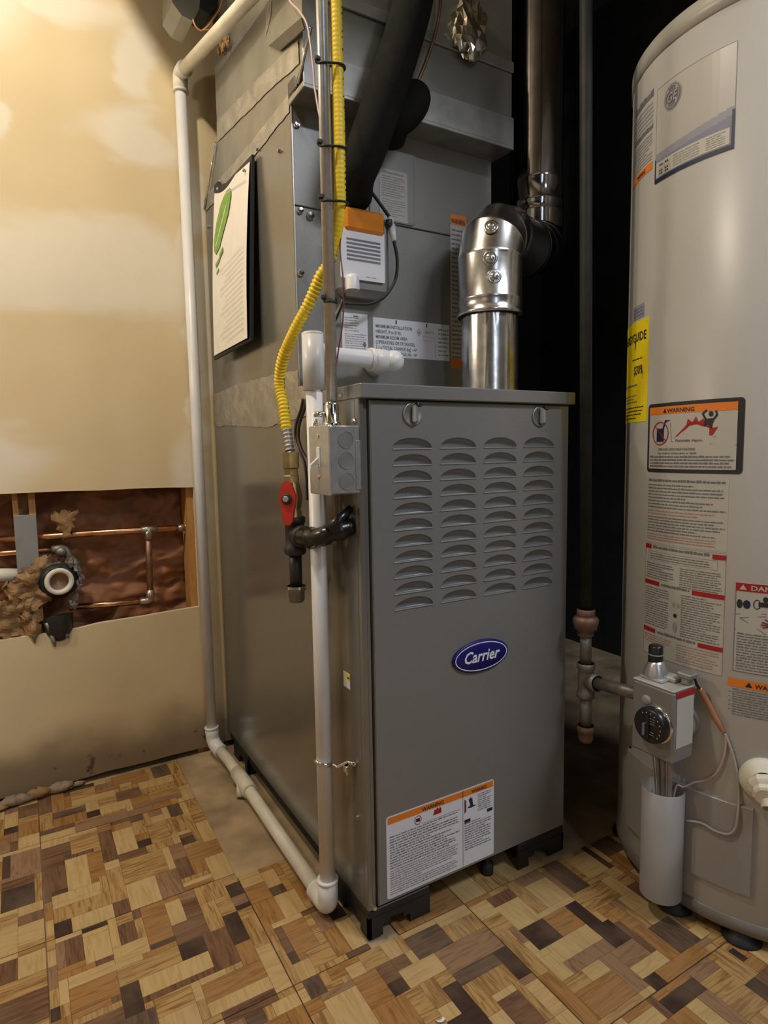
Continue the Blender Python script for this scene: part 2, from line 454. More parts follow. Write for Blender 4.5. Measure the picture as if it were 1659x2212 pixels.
# drywall with the long hole cut in it
hole = []
hz0 = [(-0.95, 0.365), (-0.75, 0.372), (-0.60, 0.378), (-0.52, 0.384), (-0.45, 0.385), (-0.40, 0.3835), (-0.34, 0.3865), (-0.30, 0.3915), (-0.2, 0.393), (-0.14, 0.3955), (-0.058, 0.398)]
hz1 = [(-0.058, 0.712), (-0.12, 0.7145), (-0.2, 0.7155), (-0.28, 0.7145), (-0.36, 0.7165), (-0.5, 0.716), (-0.7, 0.715), (-0.95, 0.716)]
hole = hz0 + hz1
foot = [(-2.2, 0.012)]
x = -2.1
while x < 0.40:
    foot.append((x, 0.012 + random.uniform(-0.002, 0.004))); x += 0.05
foot.append((0.46, 0.012))
wall = solid_wall('wall_back', foot + [(0.46, 2.4), (-2.2, 2.4)], [hole], 'y', WY, 0.013, G['drywall'], G['plaster_edge'])
wall['label'] = 'beige drywall with joint compound patches and a long rectangular cut out'
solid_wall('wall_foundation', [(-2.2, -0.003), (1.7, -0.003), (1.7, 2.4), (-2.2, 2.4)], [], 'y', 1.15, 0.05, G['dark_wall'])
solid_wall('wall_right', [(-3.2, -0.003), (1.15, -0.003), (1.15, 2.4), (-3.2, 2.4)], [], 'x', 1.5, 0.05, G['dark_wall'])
solid_wall('wall_left', [(-3.2, -0.003), (0.795, -0.003), (0.795, 2.4), (-3.2, 2.4)], [], 'x', -2.15, 0.05, G['room'])
solid_wall('wall_front', [(-2.1, -0.003), (1.5, -0.003), (1.5, 2.4), (-2.1, 2.4)], [], 'y', -3.1, 0.05, G['room'])
obj('shading_header', M().box((-2.1, -0.99, 2.02), (1.5, -0.90, 2.4)), G['room'], kind='structure', recalc=False)  # unseen header, added to shade the upper front of the coil
obj('ceiling', M().box((-2.2, -3.2, 2.4), (1.7, 1.25, 2.45)), G['ceiling'], kind='structure', recalc=False)

# ------------------------------------------------------------------ floor tiles with their parquet blocks
XS = [-1.092, -0.773, -0.455, -0.137, 0.185, 0.503, 0.822, 1.14]
YS = [-0.88, -0.59, -0.301, -0.012, 0.28, 0.585, 0.797]
NC = 24
ORI = {'A': (0, 1600, 3.998), 'B': (0, 1880, 3.95), 'C': (380, 1860, 3.95), 'D': (780, 1900, 3.77), 'E': (1160, 1840, 3.325)}
# blocks read off the photograph: patch, near-left corner, far-right corner, tone, grain
BL = """A 10 765 150 610 L|A 10 825 155 745 K|A 315 650 430 480 B|A 300 490 415 415 L|A 560 460 800 305 K|A 815 390 905 275 L|A 920 320 1185 200 G|A 960 390 1200 260 O
A 1360 325 1440 205 G|A 1230 420 1500 300 L|A 1015 525 1215 385 B|A 600 575 975 430 L|A 1250 470 1530 340 T|A 1155 600 1540 450 P|A 755 665 865 580 K|A 885 640 1130 530 L
A 860 765 1095 700 K|A 925 1065 965 755 B|A 1045 975 1140 730 L|A 1195 935 1290 840 K|A 940 1060 1330 925 B|A 1320 725 1430 625 L|A 1470 670 1540 535 G|A 1580 560 1590 490 L
A 1530 840 1655 760 L|A 1560 900 1655 825 K|A 1535 1200 1610 995 B|A 10 1195 110 985 K|A 775 1215 900 945 O|A 10 1215 255 1130 L|A 630 995 850 775 T|A 365 1030 600 860 B
A 340 890 640 740 L|A 345 790 470 640 T|A 450 640 545 400 O|A 150 945 320 805 L|B 600 160 720 -140 L|B 395 200 560 -50 B|B 5 360 265 95 K|B 280 300 370 0 T|B 150 500 400 335 B
B 5 790 140 430 L|B 150 640 420 420 L|B 420 325 880 80 L|B 435 450 905 180 T|B 460 610 630 385 K|B 650 535 930 290 L|B 720 550 950 425 K|B 745 800 960 480 L|B 1010 790 1225 575 L
B 950 410 1090 240 B|B 1010 645 1160 400 B|B 1260 665 1400 300 O|B 1470 470 1550 250 L|C 125 490 200 290 B|B 580 830 710 555 B|B 490 860 540 590 P|B 160 940 400 650 L|B 5 1000 140 750 B
B 600 970 980 760 L|B 645 1190 990 830 O|B 1030 985 1530 630 T|B 1090 1250 1210 940 K|B 1240 1050 1750 695 L|B 1265 1150 1830 725 B|B 5 1300 380 1015 B|B 430 1190 490 980 T|B 440 1311 520 1170 K
B 660 1300 1040 1090 T|C 45 240 300 95 L|C 80 270 335 165 K|C 510 450 600 330 K|C 590 225 700 85 L|C 660 385 760 170 O|C 835 300 920 180 G|C 960 465 990 245 L|C 75 825 210 655 K|C 350 930 460 560 B
C 880 1150 830 690 L|C 225 1215 690 830 O|C 290 1365 800 950 L|C 420 1380 830 1100 B|C 840 1310 1075 1100 L|C 985 895 1010 770 K|C 950 840 900 530 B|C 1075 1030 1165 820 L|C 1165 1195 1245 975 G
C 1050 830 1110 470 O|C 1390 830 1400 540 O|C 1500 760 1450 460 L|C 1330 1040 1440 890 O|C 1520 1010 1560 860 L|D 450 660 600 380 G|D 640 389 820 205 L|D 750 500 880 290 T|D 960 325 1015 150 L
D 1110 225 1190 55 B|D 1270 410 1310 145 L|D 1310 835 1150 545 K|D 810 850 1060 620 G|D 760 780 1020 390 P|D 940 1040 1140 690 T|D 400 890 590 620 L|D 165 850 365 580 B|D 260 975 300 790 K|D 600 1050 580 810 T
D 1330 1250 1290 870 B|D 1560 1095 1430 780 L|D 1115 465 1095 240 T|E 110 400 50 180 L|E 200 590 185 390 O|E 260 310 135 55 G|E 370 200 350 5 L|E 385 440 460 190 T|E 385 545 240 345 K|E 155 790 340 520 L
E 280 890 440 600 P|E 840 510 800 375 L|E 1010 730 930 470 G|E 790 930 850 680 L|E 750 1070 790 940 L|E 860 975 860 875 K|E 420 1195 560 850 O|E 950 1175 1020 940 K|E 800 1350 830 1090 L|E 1460 1300 1200 990 P
E 1150 620 1150 500 L|E 1540 925 1290 660 T|E 1500 800 1410 680 K""".replace('\n', '|').split('|')
RECT = []
for s_ in BL:
    p = s_.split(); ox, oy, sc_ = ORI[p[0]]
    a = at(ox + float(p[1]) / sc_, oy + float(p[2]) / sc_, 'z', 0); b = at(ox + float(p[3]) / sc_, oy + float(p[4]) / sc_, 'z', 0)
    RECT.append((min(a.x, b.x), min(a.y, b.y), max(a.x, b.x), max(a.y, b.y), p[5]))
RECT.append((0.226, -0.154, 0.281, -0.107, 'K'))

def tile_here(cx, cy):
    """where the tiles have been laid (the rest is bare slab)"""
    if cy > 0.265 and cx > -0.137: return False
    if cy > -0.012 and cx > -0.01 and (cx > 0.40 or cy > 0.14): return False
    if cx > 0.0 and cy > -0.012 and cx < 0.05: return False
    if cy > 0.785: return False
    return True

blocks = []          # (tile key, x0, y0, x1, y1, tone key)
rt = random.Random(3)
for ti in range(len(XS) - 1):
    for tj in range(len(YS) - 1):
        x0, x1, y0, y1 = XS[ti], XS[ti + 1], YS[tj], YS[tj + 1]
        cw = (x1 - x0) / NC; chh = (y1 - y0) / NC
        g = [[None] * NC for _ in range(NC)]
        anyc = False
        for i in range(NC):
            for j in range(NC):
                cx = x0 + (i + .5) * cw; cy = y0 + (j + .5) * chh
                if not tile_here(cx, cy): g[i][j] = -1; continue
                anyc = True
                for k, r in enumerate(RECT):
                    if r[0] <= cx <= r[2] and r[1] <= cy <= r[3]: g[i][j] = ('r', k); break
        if not anyc: continue
        # fill what is left with blocks of the same module
        for j in range(NC):
            for i in range(NC):
                if g[i][j] is not None: continue
                sizes = [(4, 4), (8, 4), (4, 8), (8, 2), (4, 6), (6, 4), (2, 4), (6, 6), (10, 3), (3, 6)]
                rt.shuffle(sizes)
                tone = rt.choices('LTOBPGK', (24, 32, 20, 9, 8, 3, 4))[0]
                a, b = sizes[0]; w_ = 0
                while w_ < a and i + w_ < NC and g[i + w_][j] is None: w_ += 1
                h_ = 1
                while h_ < b and j + h_ < NC and all(g[i + q][j + h_] is None for q in range(w_)): h_ += 1
                for q in range(w_):
                    for h2 in range(h_): g[i + q][j + h2] = ('f', i, j, tone)
        done = [[False] * NC for _ in range(NC)]
        for j in range(NC):
            for i in range(NC):
                if done[i][j] or g[i][j] == -1: continue
                k = g[i][j]; w_ = 1
                while i + w_ < NC and g[i + w_][j] == k and not done[i + w_][j]: w_ += 1
                h_ = 1
                while j + h_ < NC and all(g[i + q][j + h_] == k and not done[i + q][j + h_] for q in range(w_)): h_ += 1
                for q in range(w_):
                    for h2 in range(h_): done[i + q][j + h2] = True
                tone = RECT[k[1]][4] if k[0] == 'r' else k[3]
                dr = 'x' if (w_ * cw > h_ * chh) == (rt.random() < 0.75) else 'y'
                blocks.append(((ti, tj), x0 + i * cw, y0 + j * chh, x0 + (i + w_) * cw, y0 + (j + h_) * chh, tone + dr))

def seen_size(b):
    c = Vector(((b[1] + b[3]) / 2, (b[2] + b[4]) / 2, 0)) - CAM
    d = c.dot(RZ)
    if d < 0.3: return 0
    u = 829.5 + F * c.dot(RX) / d; v = 1106 - F * c.dot(RY) / d
    if u < -60 or u > 1700 or v > 2290: return 0
    cc = c + CAM
    if cc.x > 0.0 and cc.y > 0.02: return 0
    if (cc.x - .73) ** 2 + (cc.y + .213) ** 2 < .24 ** 2: return 0
    return (b[3] - b[1]) * (b[4] - b[2]) / d ** 3
order = sorted(range(len(blocks)), key=lambda i: -seen_size(blocks[i]))
single = set(order[:300])
tiles = {}; rest = {}
for i, b in enumerate(blocks):
    k = b[0]
    if k not in tiles:
        ti, tj = k
        tb = M()
        own = [q for q in blocks if q[0] == k]
        for q in own: tb.box((q[1] + .0002, q[2] + .0002, -0.0030), (q[3] - .0002, q[4] - .0002, -0.0012))
        if all(tile_here(XS[ti] + a * (XS[ti + 1] - XS[ti]), YS[tj] + c_ * (YS[tj + 1] - YS[tj])) for a in (.05, .5, .95) for c_ in (.05, .5, .95)):
            tb = M().box((XS[ti] + .0006, YS[tj] + .0006, -0.0030), (XS[ti + 1] - .0006, YS[tj + 1] - .0006, -0.0012))
        tiles[k] = obj('floor_tile', tb, G['woodBx'], floor, recalc=False)
    ti, tj = k
    e = 0.0002
    g0 = lambda v, edge: 0.0010 if abs(v - edge) < 1e-6 else e
    x0 = b[1] + g0(b[1], XS[ti]); x1 = b[3] - g0(b[3], XS[ti + 1]); y0 = b[2] + g0(b[2], YS[tj]); y1 = b[4] - g0(b[4], YS[tj + 1])
    top = rt.uniform(0.0, 0.00025)
    mi = WK.index(b[5])
    if i in single:
        mb = M().box((x0, y0, -0.0012), (x1, y1, top))
        obj('parquet_block', mb, WMATS[mi], tiles[k], loc=((x0 + x1) / 2, (y0 + y1) / 2, -0.0012), recalc=False)
    else:
        rest.setdefault(k, M()).box((x0, y0, -0.0012), (x1, y1, top), mi)
for k, mb in rest.items():
    obj('small_parquet_blocks', mb, WMATS, tiles[k], kind='stuff', recalc=False)

# rubble and dust along the foot of the wall
deb = thing('drywall_rubble', 'crumbled dirty drywall and paper lying along the foot of the wall at far left', 'rubble', (-0.45, 0.77, 0))
for k, (cx, cy, cz, sx_, sy_, sz_) in enumerate([(-0.50, 0.775, 0.012, .04, .014, .012), (-0.455, 0.780, 0.013, .03, .012, .013), (-0.41, 0.783, 0.012, .032, .010, .012), (-0.54, 0.770, 0.008, .03, .014, .008), (-0.37, 0.788, .007, .02, .006, .007)]):
    mb = M(); mb.ball((0, 0, 0), 1.0, 14)
    rr = random.Random(k)
    mb.v = [(cx + x_ * sx_ * rr.uniform(.75, 1.15), cy + y_ * sy_ * rr.uniform(.7, 1.2), max(0.0005, cz + z_ * sz_ * rr.uniform(.6, 1.3))) for x_, y_, z_ in mb.v]
    obj('lump', mb, G['kraft_tan'] if k % 2 else G['dirty_gypsum'], deb)
mb = M()
for k in range(7):
    a = k / 6
    mb.add([(.1295 + .012 * a, -.2205 - .003 * math.sin(a * 3), .0012), (.1295 + .012 * a, -.2265 - .003 * math.sin(a * 3), .0032)], [])
mb.f = [(2 * k, 2 * k + 2, 2 * k + 3, 2 * k + 1) for k in range(6)]; mb.m = [0] * 6; mb.sm = [True] * 6
cp = at(950, 2203, 'z', 0.001)
ob = obj('plastic_chip', mb, G['white'], loc=(.135, -.223, .001), label='tiny curled white plastic chip lying on the floor tiles in front of the furnace', cat='debris')
ob.location = cp

# ------------------------------------------------------------------ furnace
fur = thing('furnace', 'grey gas furnace cabinet with louvered door and blue oval badge', 'furnace', (0, 0, 0))
ZB, ZT = 0.052, 0.884
cs = M()
cs.box((0, 0.012, ZB), (W, 0.79, ZT), 0, 0.0015)
cs.box((0, 0, ZB), (0.0095, 0.0125, ZT), 0, 0.0018)
cs.box((0.0108, 0.006, ZB), (0.0178, 0.0125, ZT), 0, 0.001)
obj('casing', cs, G['paint_side'], fur, label='glossy grey sheet metal casing')
# top cap
tc = M()
tc.box((-0.0015, -0.010, 0.877), (W + 0.004, 0.212, 0.899), 0, 0.0015)
obj('top_cap', tc, G['paint'], fur)

# door with louvers
DX0, DX1 = 0.0195, 0.4425
door_m = M()
LOU = []
LW, LH = 0.0745, 0.0178
for c_ in range(4):
    for r_ in range(11):
        LOU.append((0.0585 + 0.0905 * c_, 0.8005 - 0.0256 * r_))
def lou_outline(x0, z0, n=12):
    return [(x0 + LW / 2 - math.cos(PI * i / n) * LW / 2, z0 + math.sin(PI * i / n) ** 0.85 * LH) for i in range(n + 1)]
outer = [(DX0, ZB + .002), (DX1, ZB + .002), (DX1, 0.8755), (DX0, 0.8755)]
def door_face(mb, outer, holes, y, mi=0):
    loops = [outer] + holes
    flat = [q for lp in loops for q in lp]
    tr = tessellate_polygon([[Vector((a, b, 0)) for a, b in lp] for lp in loops])
    mb.add([(a, y, b) for a, b in flat], [tuple(t) for t in tr], mi)
ins = 0.0018
inn = [(outer[0][0] + ins, outer[0][1] + ins), (outer[1][0] - ins, outer[1][1] + ins), (outer[2][0] - ins, outer[2][1] - ins), (outer[3][0] + ins, outer[3][1] - ins)]
door_face(door_m, inn, [lou_outline(*l) for l in LOU], 0.0)
vs = [(a, 0, b) for a, b in inn] + [(a, ins, b) for a, b in outer] + [(a, 0.0118, b) for a, b in outer]
door_m.add(vs, [(i, (i + 1) % 4, 4 + (i + 1) % 4, 4 + i) for i in range(4)] + [(4 + i, 4 + (i + 1) % 4, 8 + (i + 1) % 4, 8 + i) for i in range(4)])
door = obj('door', door_m, G['paint'], fur, recalc=True)
# one louver, shared by all forty-four
lm = M(); n = 12; K = 9
rows = []
ol = lou_outline(0, 0, n)
for k in range(K + 1):
    s_ = k / K
    row = []
    for i in range(n + 1):
        x_, z_ = ol[i]
        d_ = 0.0115 * math.sin(PI * i / n) ** .7 * min(1, (s_ / .22)) ** .7 * (.72 + .28 * s_)
        row.append((x_, d_, z_ * (1 - s_)))
    rows.append(row)
lm.add([p for r in rows for p in r], [(k * (n + 1) + i, k * (n + 1) + i + 1, (k + 1) * (n + 1) + i + 1, (k + 1) * (n + 1) + i) for k in range(K) for i in range(n)], 0, True)
# lower lip rolled outwards
lip = []
for i in range(n + 1):
    x_ = ol[i][0]; d_ = 0.0115 * math.sin(PI * i / n) ** .7
    lip += [(x_, d_, 0.0), (x_, 0.0002, 0.0013), (x_, -0.0010, 0.0006), (x_, -0.0009, -0.0010), (x_, 0.0, -0.0014)]
lm.add(lip, [(i * 5 + q, (i + 1) * 5 + q, (i + 1) * 5 + q + 1, i * 5 + q + 1) for i in range(n) for q in range(4)], 0, True)
lou0 = obj('louver', lm, G['paint'], door)
for k, (lx, lz) in enumerate(LOU):
    o = lou0 if k == 0 else lou0.copy()
    if k: COL.objects.link(o)
    o.parent = door
    o.location = (lx, 0, lz)
# quarter turn latches
for lx in (0.096, 0.368):
    mb = M()
    mb.lathe([(0.0185, 0.0), (0.0185, 0.002), (0.0165, 0.003), (0.0135, 0.0005), (0.0, 0.0005)], (lx, 0.0, 0.855), (0, -1, 0), 28)
    k = obj('latch', mb, G['galv_dull'], door, label='metal quarter turn latch')
    mb = M(); mb.box((lx - 0.0025, -0.010, 0.8405), (lx + 0.0075, -0.0005, 0.8695), 0, 0.003)
    obj('latch_wing', mb, G['steel'], k)
    mb = M(); mb.box((lx + 0.003, -0.0125, 0.866), (lx + 0.0115, -0.001, 0.8725), 0, 0.0015)
    obj('latch_tab', mb, G['dark_steel'], k)
# bottom corner screw and side screws
def screw(mb, c, axis, r=0.0045, h=0.004, mi=0):
    mb.lathe([(r * 1.25, 0), (r * 1.25, h * .25), (r, h * .3), (r * .95, h), (0.0001, h * 1.05)], c, axis, 8, mi, False)
for p in [(0.0, 0.011, 0.844), (0.0, 0.052, 0.886), (0.0, 0.030, 0.20)]:
    mb = M(); screw(mb, p, (-1, 0, 0), 0.004); obj('screw', mb, G['chrome'], fur)
mb = M(); screw(mb, (0.0105, 0.0, 0.057), (0, -1, 0), 0.0035); obj('screw', mb, G['chrome'], fur)
mb = M(); mb.box((-0.0006, 0.047, 0.411), (0.0002, 0.070, 0.437)); mb.box((-0.0009, 0.047, 0.425), (-0.0005, 0.058, 0.437), 1)
mb.box((-0.0011, 0.048, 0.428), (-0.0008, 0.055, 0.431), 2)
obj('side_sticker', mb, [G['sticker'], G['yellow_ink'], G['ink']], fur, label='torn yellow and white sticker')
# black risers under the corners
def riser(cx0, cx1, cy0, cy1):
    mb = M()
    mb.box((cx0, cy0, 0.036), (cx1, cy1, ZB - .001), 0, .002)
    n = 9
    for (ax0, ax1, fixed, along) in ((cx0, cx1, cy0, 'x'), (cy0, cy1, cx0 if cx0 < .1 else cx1 - .006, 'y')):
        L_ = ax1 - ax0
        for i in range(n):
            t0, t1 = i / n, (i + 1) / n
            f = lambda t: 0.0015 + 0.026 * max(0, min(1, (math.sin(PI * min(1, max(0, (t - .12) / .62)))))) ** .6
            lo = min(f(t0), f(t1))
            a0, a1 = ax0 + L_ * t0, ax0 + L_ * t1
            if along == 'x': mb.box((a0, fixed, lo), (a1, fixed + .006, 0.037))
            else: mb.box((fixed, a0, lo), (fixed + .006, a1, 0.037))
    obj('riser', mb, G['riser'], fur, label='black plastic riser')
riser(0.0005, 0.122, 0.002, 0.13)
riser(0.325, 0.4435, 0.002, 0.13)
riser(0.0005, 0.122, 0.62, 0.74)
riser(0.325, 0.4435, 0.62, 0.74)
mb = M(); mb.box((0.004, 0.13, 0.030), (0.012, 0.62, ZB - .001)); obj('base_rail', mb, G['riser'], fur)
mb = M(); mb.lathe([(0.012, 0), (0.012, .02), (0.007, .024), (.007, .051)], (0.272, 0.03, 0.0), (0, 0, 1), 14); obj('plug', mb, G['black'], fur)

# ------------------------------------------------------------------ flat print: label builder
def text_mesh(body, size, bold=False, shear=0.0, spacing=1.0):
    c = bpy.data.curves.new('t', 'FONT'); c.body = body; c.size = size; c.align_x = 'LEFT'; c.shear = shear; c.space_character = spacing
    if bold: c.offset = size * 0.022
    c.resolution_u = 2
    o = bpy.data.objects.new('t', c); COL.objects.link(o)
    dg = bpy.context.evaluated_depsgraph_get()
    me = bpy.data.meshes.new_from_object(o.evaluated_get(dg))
    v = [(p.co.x, p.co.y) for p in me.vertices]; f = [tuple(p.vertices) for p in me.polygons]
    bpy.data.objects.remove(o); bpy.data.curves.remove(c); bpy.data.meshes.remove(me)
    return v, f

class Print:
    """flat printed sheet: u to the right, v up, h = height off the surface"""
    def __init__(s, fmap): s.mb = M(); s.map = fmap; s.mats = []; s.rnd = random.Random(5)
    def mi(s, m):
        if m not in s.mats: s.mats.append(m)
        return s.mats.index(m)
    def quad(s, u0, v0, u1, v1, m, h=0, seg=None):
        n = max(1, seg or int(abs(u1 - u0) / 0.012) + 1)
        vs = []
        for i in range(n + 1):
            u = u0 + (u1 - u0) * i / n
            vs += [s.map(u, v0, h), s.map(u, v1, h)]
        s.mb.add(vs, [(2 * i, 2 * i + 2, 2 * i + 3, 2 * i + 1) for i in range(n)], s.mi(m))
    def sheet(s, u0, v0, u1, v1, m, th=0.0006, rnd=0.0):
        """the sheet itself, with thickness and optionally rounded corners"""
        if rnd:
            pts = []
            for cx, cz, a in ((u1 - rnd, v1 - rnd, 0), (u0 + rnd, v1 - rnd, 90), (u0 + rnd, v0 + rnd, 180), (u1 - rnd, v0 + rnd, 270)):
                for k in range(5):
                    t = math.radians(a + k * 22.5); pts.append((cx + rnd * math.cos(t), cz + rnd * math.sin(t)))
            # split into columns so that it can follow a curved surface
            us = sorted(set([round(p[0], 6) for p in pts] + [u0 + (u1 - u0) * i / 12 for i in range(13)]))
            def edge(u, up):
                for cx, s_ in ((u1 - rnd, 1), (u0 + rnd, -1)):
                    if (u - cx) * s_ > 0:
                        d = math.sqrt(max(0, rnd * rnd - (u - cx) ** 2))
                        return (v1 - rnd + d) if up else (v0 + rnd - d)
                return v1 if up else v0
            top = [(u, edge(u, True)) for u in us]; bot = [(u, edge(u, False)) for u in us]
        else:
            n = max(1, int(abs(u1 - u0) / 0.012) + 1)
            us = [u0 + (u1 - u0) * i / n for i in range(n + 1)]
            top = [(u, v1) for u in us]; bot = [(u, v0) for u in us]
        N_ = len(us); vs = [s.map(a, b, th) for a, b in bot] + [s.map(a, b, th) for a, b in top] + [s.map(a, b, 0) for a, b in bot] + [s.map(a, b, 0) for a, b in top]
        fs = [(i, i + 1, N_ + i + 1, N_ + i) for i in range(N_ - 1)]
        fs += [(2 * N_ + i, 2 * N_ + i + 1, i + 1, i) for i in range(N_ - 1)] + [(N_ + i, N_ + i + 1, 3 * N_ + i + 1, 3 * N_ + i) for i in range(N_ - 1)]
        fs += [(2 * N_, 0, N_, 3 * N_), (N_ - 1, 3 * N_ - 1, 4 * N_ - 1, 2 * N_ - 1)]
        s.mb.add(vs, fs, s.mi(m))
    def poly(s, pts, m, h):
        t = tessellate_polygon([[Vector((a, b, 0)) for a, b in pts]])
        s.mb.add([s.map(a, b, h) for a, b in pts], [tuple(q) for q in t], s.mi(m))
    def ring(s, cu, cv, ru, rv, wd, m, h, n=28):
        vs = []
        for i in range(n):
            a = 2 * PI * i / n
            vs += [s.map(cu + ru * math.cos(a), cv + rv * math.sin(a), h), s.map(cu + (ru - wd) * math.cos(a), cv + (rv - wd) * math.sin(a), h)]
        s.mb.add(vs, [(2 * i, 2 * ((i + 1) % n), 2 * ((i + 1) % n) + 1, 2 * i + 1) for i in range(n)], s.mi(m))
    def ell(s, cu, cv, ru, rv, m, h, n=24):
        s.poly([(cu + ru * math.cos(2 * PI * i / n), cv + rv * math.sin(2 * PI * i / n)) for i in range(n)], m, h)
    def frame(s, u0, v0, u1, v1, wd, m, h):
        s.quad(u0, v0, u1, v0 + wd, m, h); s.quad(u0, v1 - wd, u1, v1, m, h)
        s.quad(u0, v0, u0 + wd, v1, m, h, 1); s.quad(u1 - wd, v0, u1, v1, m, h, 1)
    def line(s, a, b, wd, m, h):
        d = Vector((b[0] - a[0], b[1] - a[1])); nn = Vector((-d.y, d.x)).normalized() * wd / 2
        s.poly([(a[0] + nn.x, a[1] + nn.y), (b[0] + nn.x, b[1] + nn.y), (b[0] - nn.x, b[1] - nn.y), (a[0] - nn.x, a[1] - nn.y)], m, h)
    def text(s, body, u, v, size, m, h, bold=False, width=None, shear=0.0, center=False):
        vs, fs = text_mesh(body, size, bold, shear)
        if not vs: return
        mx = max(p[0] for p in vs); k = (width / mx) if width else 1.0
        ox = u - (mx * k / 2 if center else 0)
        s.mb.add([s.map(ox + p[0] * k, v + p[1], h) for p in vs], fs, s.mi(m))
    def words(s, u0, v0, u1, v1, n, m, h, fill=0.5, ragged=0.3, gap=0.006):
        """n rows of print too small to read: broken strokes"""
        dv = (v1 - v0) / n
        for r in range(n):
            v = v1 - (r + 0.75) * dv; end = u1 - (u1 - u0) * s.rnd.random() * ragged * (1 if s.rnd.random() < .45 else .12)
            u = u0
            while u < end:
                L_ = s.rnd.uniform(0.003, 0.011)
                s.quad(u, v, min(u + L_, end), v + dv * fill * s.rnd.uniform(.75, 1.1), m, h, 1)
                u += L_ + 0.0009 + s.rnd.random() * .0008
    def done(s, name, parent, label=None):
        return obj(name, s.mb, s.mats, parent, label=label, recalc=False)

def on_front(y): return lambda u, v, h: (u, y - h, v)

# badge
p = Print(on_front(0.0))
cu, cv = 0.2315, 0.4395
p.mb.lathe([(1, 0), (1, 0.003), (0.97, 0.0042), (0.0001, 0.0046)], (0, 0, 0), (0, -1, 0), 40, p.mi(G['blue_ink']))
p.mb.v = [(cu + a[0] * 0.0615, a[1], cv + a[2] * 0.0285) for a in p.mb.v]
p.ring(cu, cv, 0.0575, 0.0250, 0.0018, G['white'], 0.0049, 40)
p.text('Carrier', cu - 0.0405, cv - 0.0085, 0.0285, G['white'], 0.0051, True, 0.0815, 0.28)
badge = p.done('badge', door, 'blue oval badge with white lettering')

# warning label low on the door
p = Print(on_front(0.0))
a0, a1, b0, b1 = 0.0355, 0.2625, 0.0600, 0.2035
p.sheet(a0, b0, a1, b1, G['sticker'], 0.0005, 0.004)
p.quad(a0 + .003, b1 - .0135, a1 - .002, b1 - .002, G['orange_ink'], 0.0008)
p.text('WARNING', a0 + .070, b1 - .0115, 0.0095, G['ink'], 0.0011, True, 0.045)
p.text('WARNING', a0 + .176, b1 - .0115, 0.0085, G['ink'], 0.0011, True, 0.034)
p.quad(a0 + .156, b0 + .002, a0 + .1572, b1 - .001, G['inkpale'], 0.0008, 1)
p.ring(a0 + .062, b1 - .024, .0072, .0082, .0012, G['red_ink'], 0.0009)
p.quad(a0 + .058, b1 - .027, a0 + .066, b1 - .021, G['navy'], 0.0008, 1)
p.poly([(a0 + .093, b1 - .026), (a0 + .110, b1 - .026), (a0 + .110, b1 - .018), (a0 + .107, b1 - .0145), (a0 + .105, b1 - .018), (a0 + .1015, b1 - .0135), (a0 + .099, b1 - .018), (a0 + .096, b1 - .016)], G['red_ink'], .0009)
p.quad(a0 + .070, b1 - .0335, a0 + .150, b1 - .0325, G['inkpale'], .0008, 1)
p.words(a0 + .006, b1 - .093, a0 + .150, b1 - .034, 13, G['inkgrey'], .0008, .42, .5)
p.words(a0 + .006, b0 + .005, a0 + .148, b1 - .094, 11, G['inkpale'], .0008, .5, .6)
p.words(a0 + .190, b1 - .050, a0 + .222, b1 - .016, 9, G['inkgrey'], .0008, .4, .5)
p.words(a0 + .160, b0 + .028, a0 + .220, b1 - .062, 12, G['inkgrey'], .0008, .42, .5)
p.quad(a0 + .160, b1 - .063, a0 + .173, b1 - .057, G['ink'], .0009, 1); p.quad(a0 + .211, b1 - .058, a0 + .2235, b1 - .052, G['ink'], .0009, 1)
p.poly([(a0 + .160, b1 - .045), (a0 + .164, b1 - .042), (a0 + .164, b1 - .022), (a0 + .160, b1 - .019)], G['red_wire'], .0009)
p.poly([(a0 + .166, b1 - .036), (a0 + .174, b1 - .038), (a0 + .187, b1 - .0365), (a0 + .179, b1 - .034), (a0 + .177, b1 - .018), (a0 + .175, b1 - .022), (a0 + .173, b1 - .017), (a0 + .171, b1 - .022), (a0 + .169, b1 - .020), (a0 + .173, b1 - .033)], G['navy'], .0009)
p.done('warning_label', door, 'white warning label with an orange band')

# ------------------------------------------------------------------ evaporator coil cabinet on the furnace
YC = 0.222; ZC = 1.398
coil = thing('coil_cabinet', 'grey evaporator coil cabinet standing on top of the furnace', 'coil cabinet', (0, YC, 0.899))
mb = M()
mb.box((0, YC + .004, 0.8995), (W, 0.79, ZC), 0, 0.0015)
obj('casing', mb, G['paint_side'], coil, label='glossy grey coil casing')
mb = M(); mb.box((0.0, YC, 1.2285), (W - .0, YC + .0045, ZC - .001), 0, 0.0012)
obj('upper_panel', mb, G['paint'], coil)
mb = M(); mb.box((0.0, YC, 0.901), (W - .0, YC + .0045, 1.2265), 0, 0.0012)
obj('lower_panel', mb, G['paint'], coil)
# access plate with rounded corner
p = Print(on_front(YC)); p.sheet(0.150, 1.2315, 0.252, 1.372, G['paint'], 0.0022, 0.010)
p.frame(0.152, 1.2335, 0.250, 1.370, 0.0008, G['inkgrey'], .0023)
p.done('access_plate', coil)
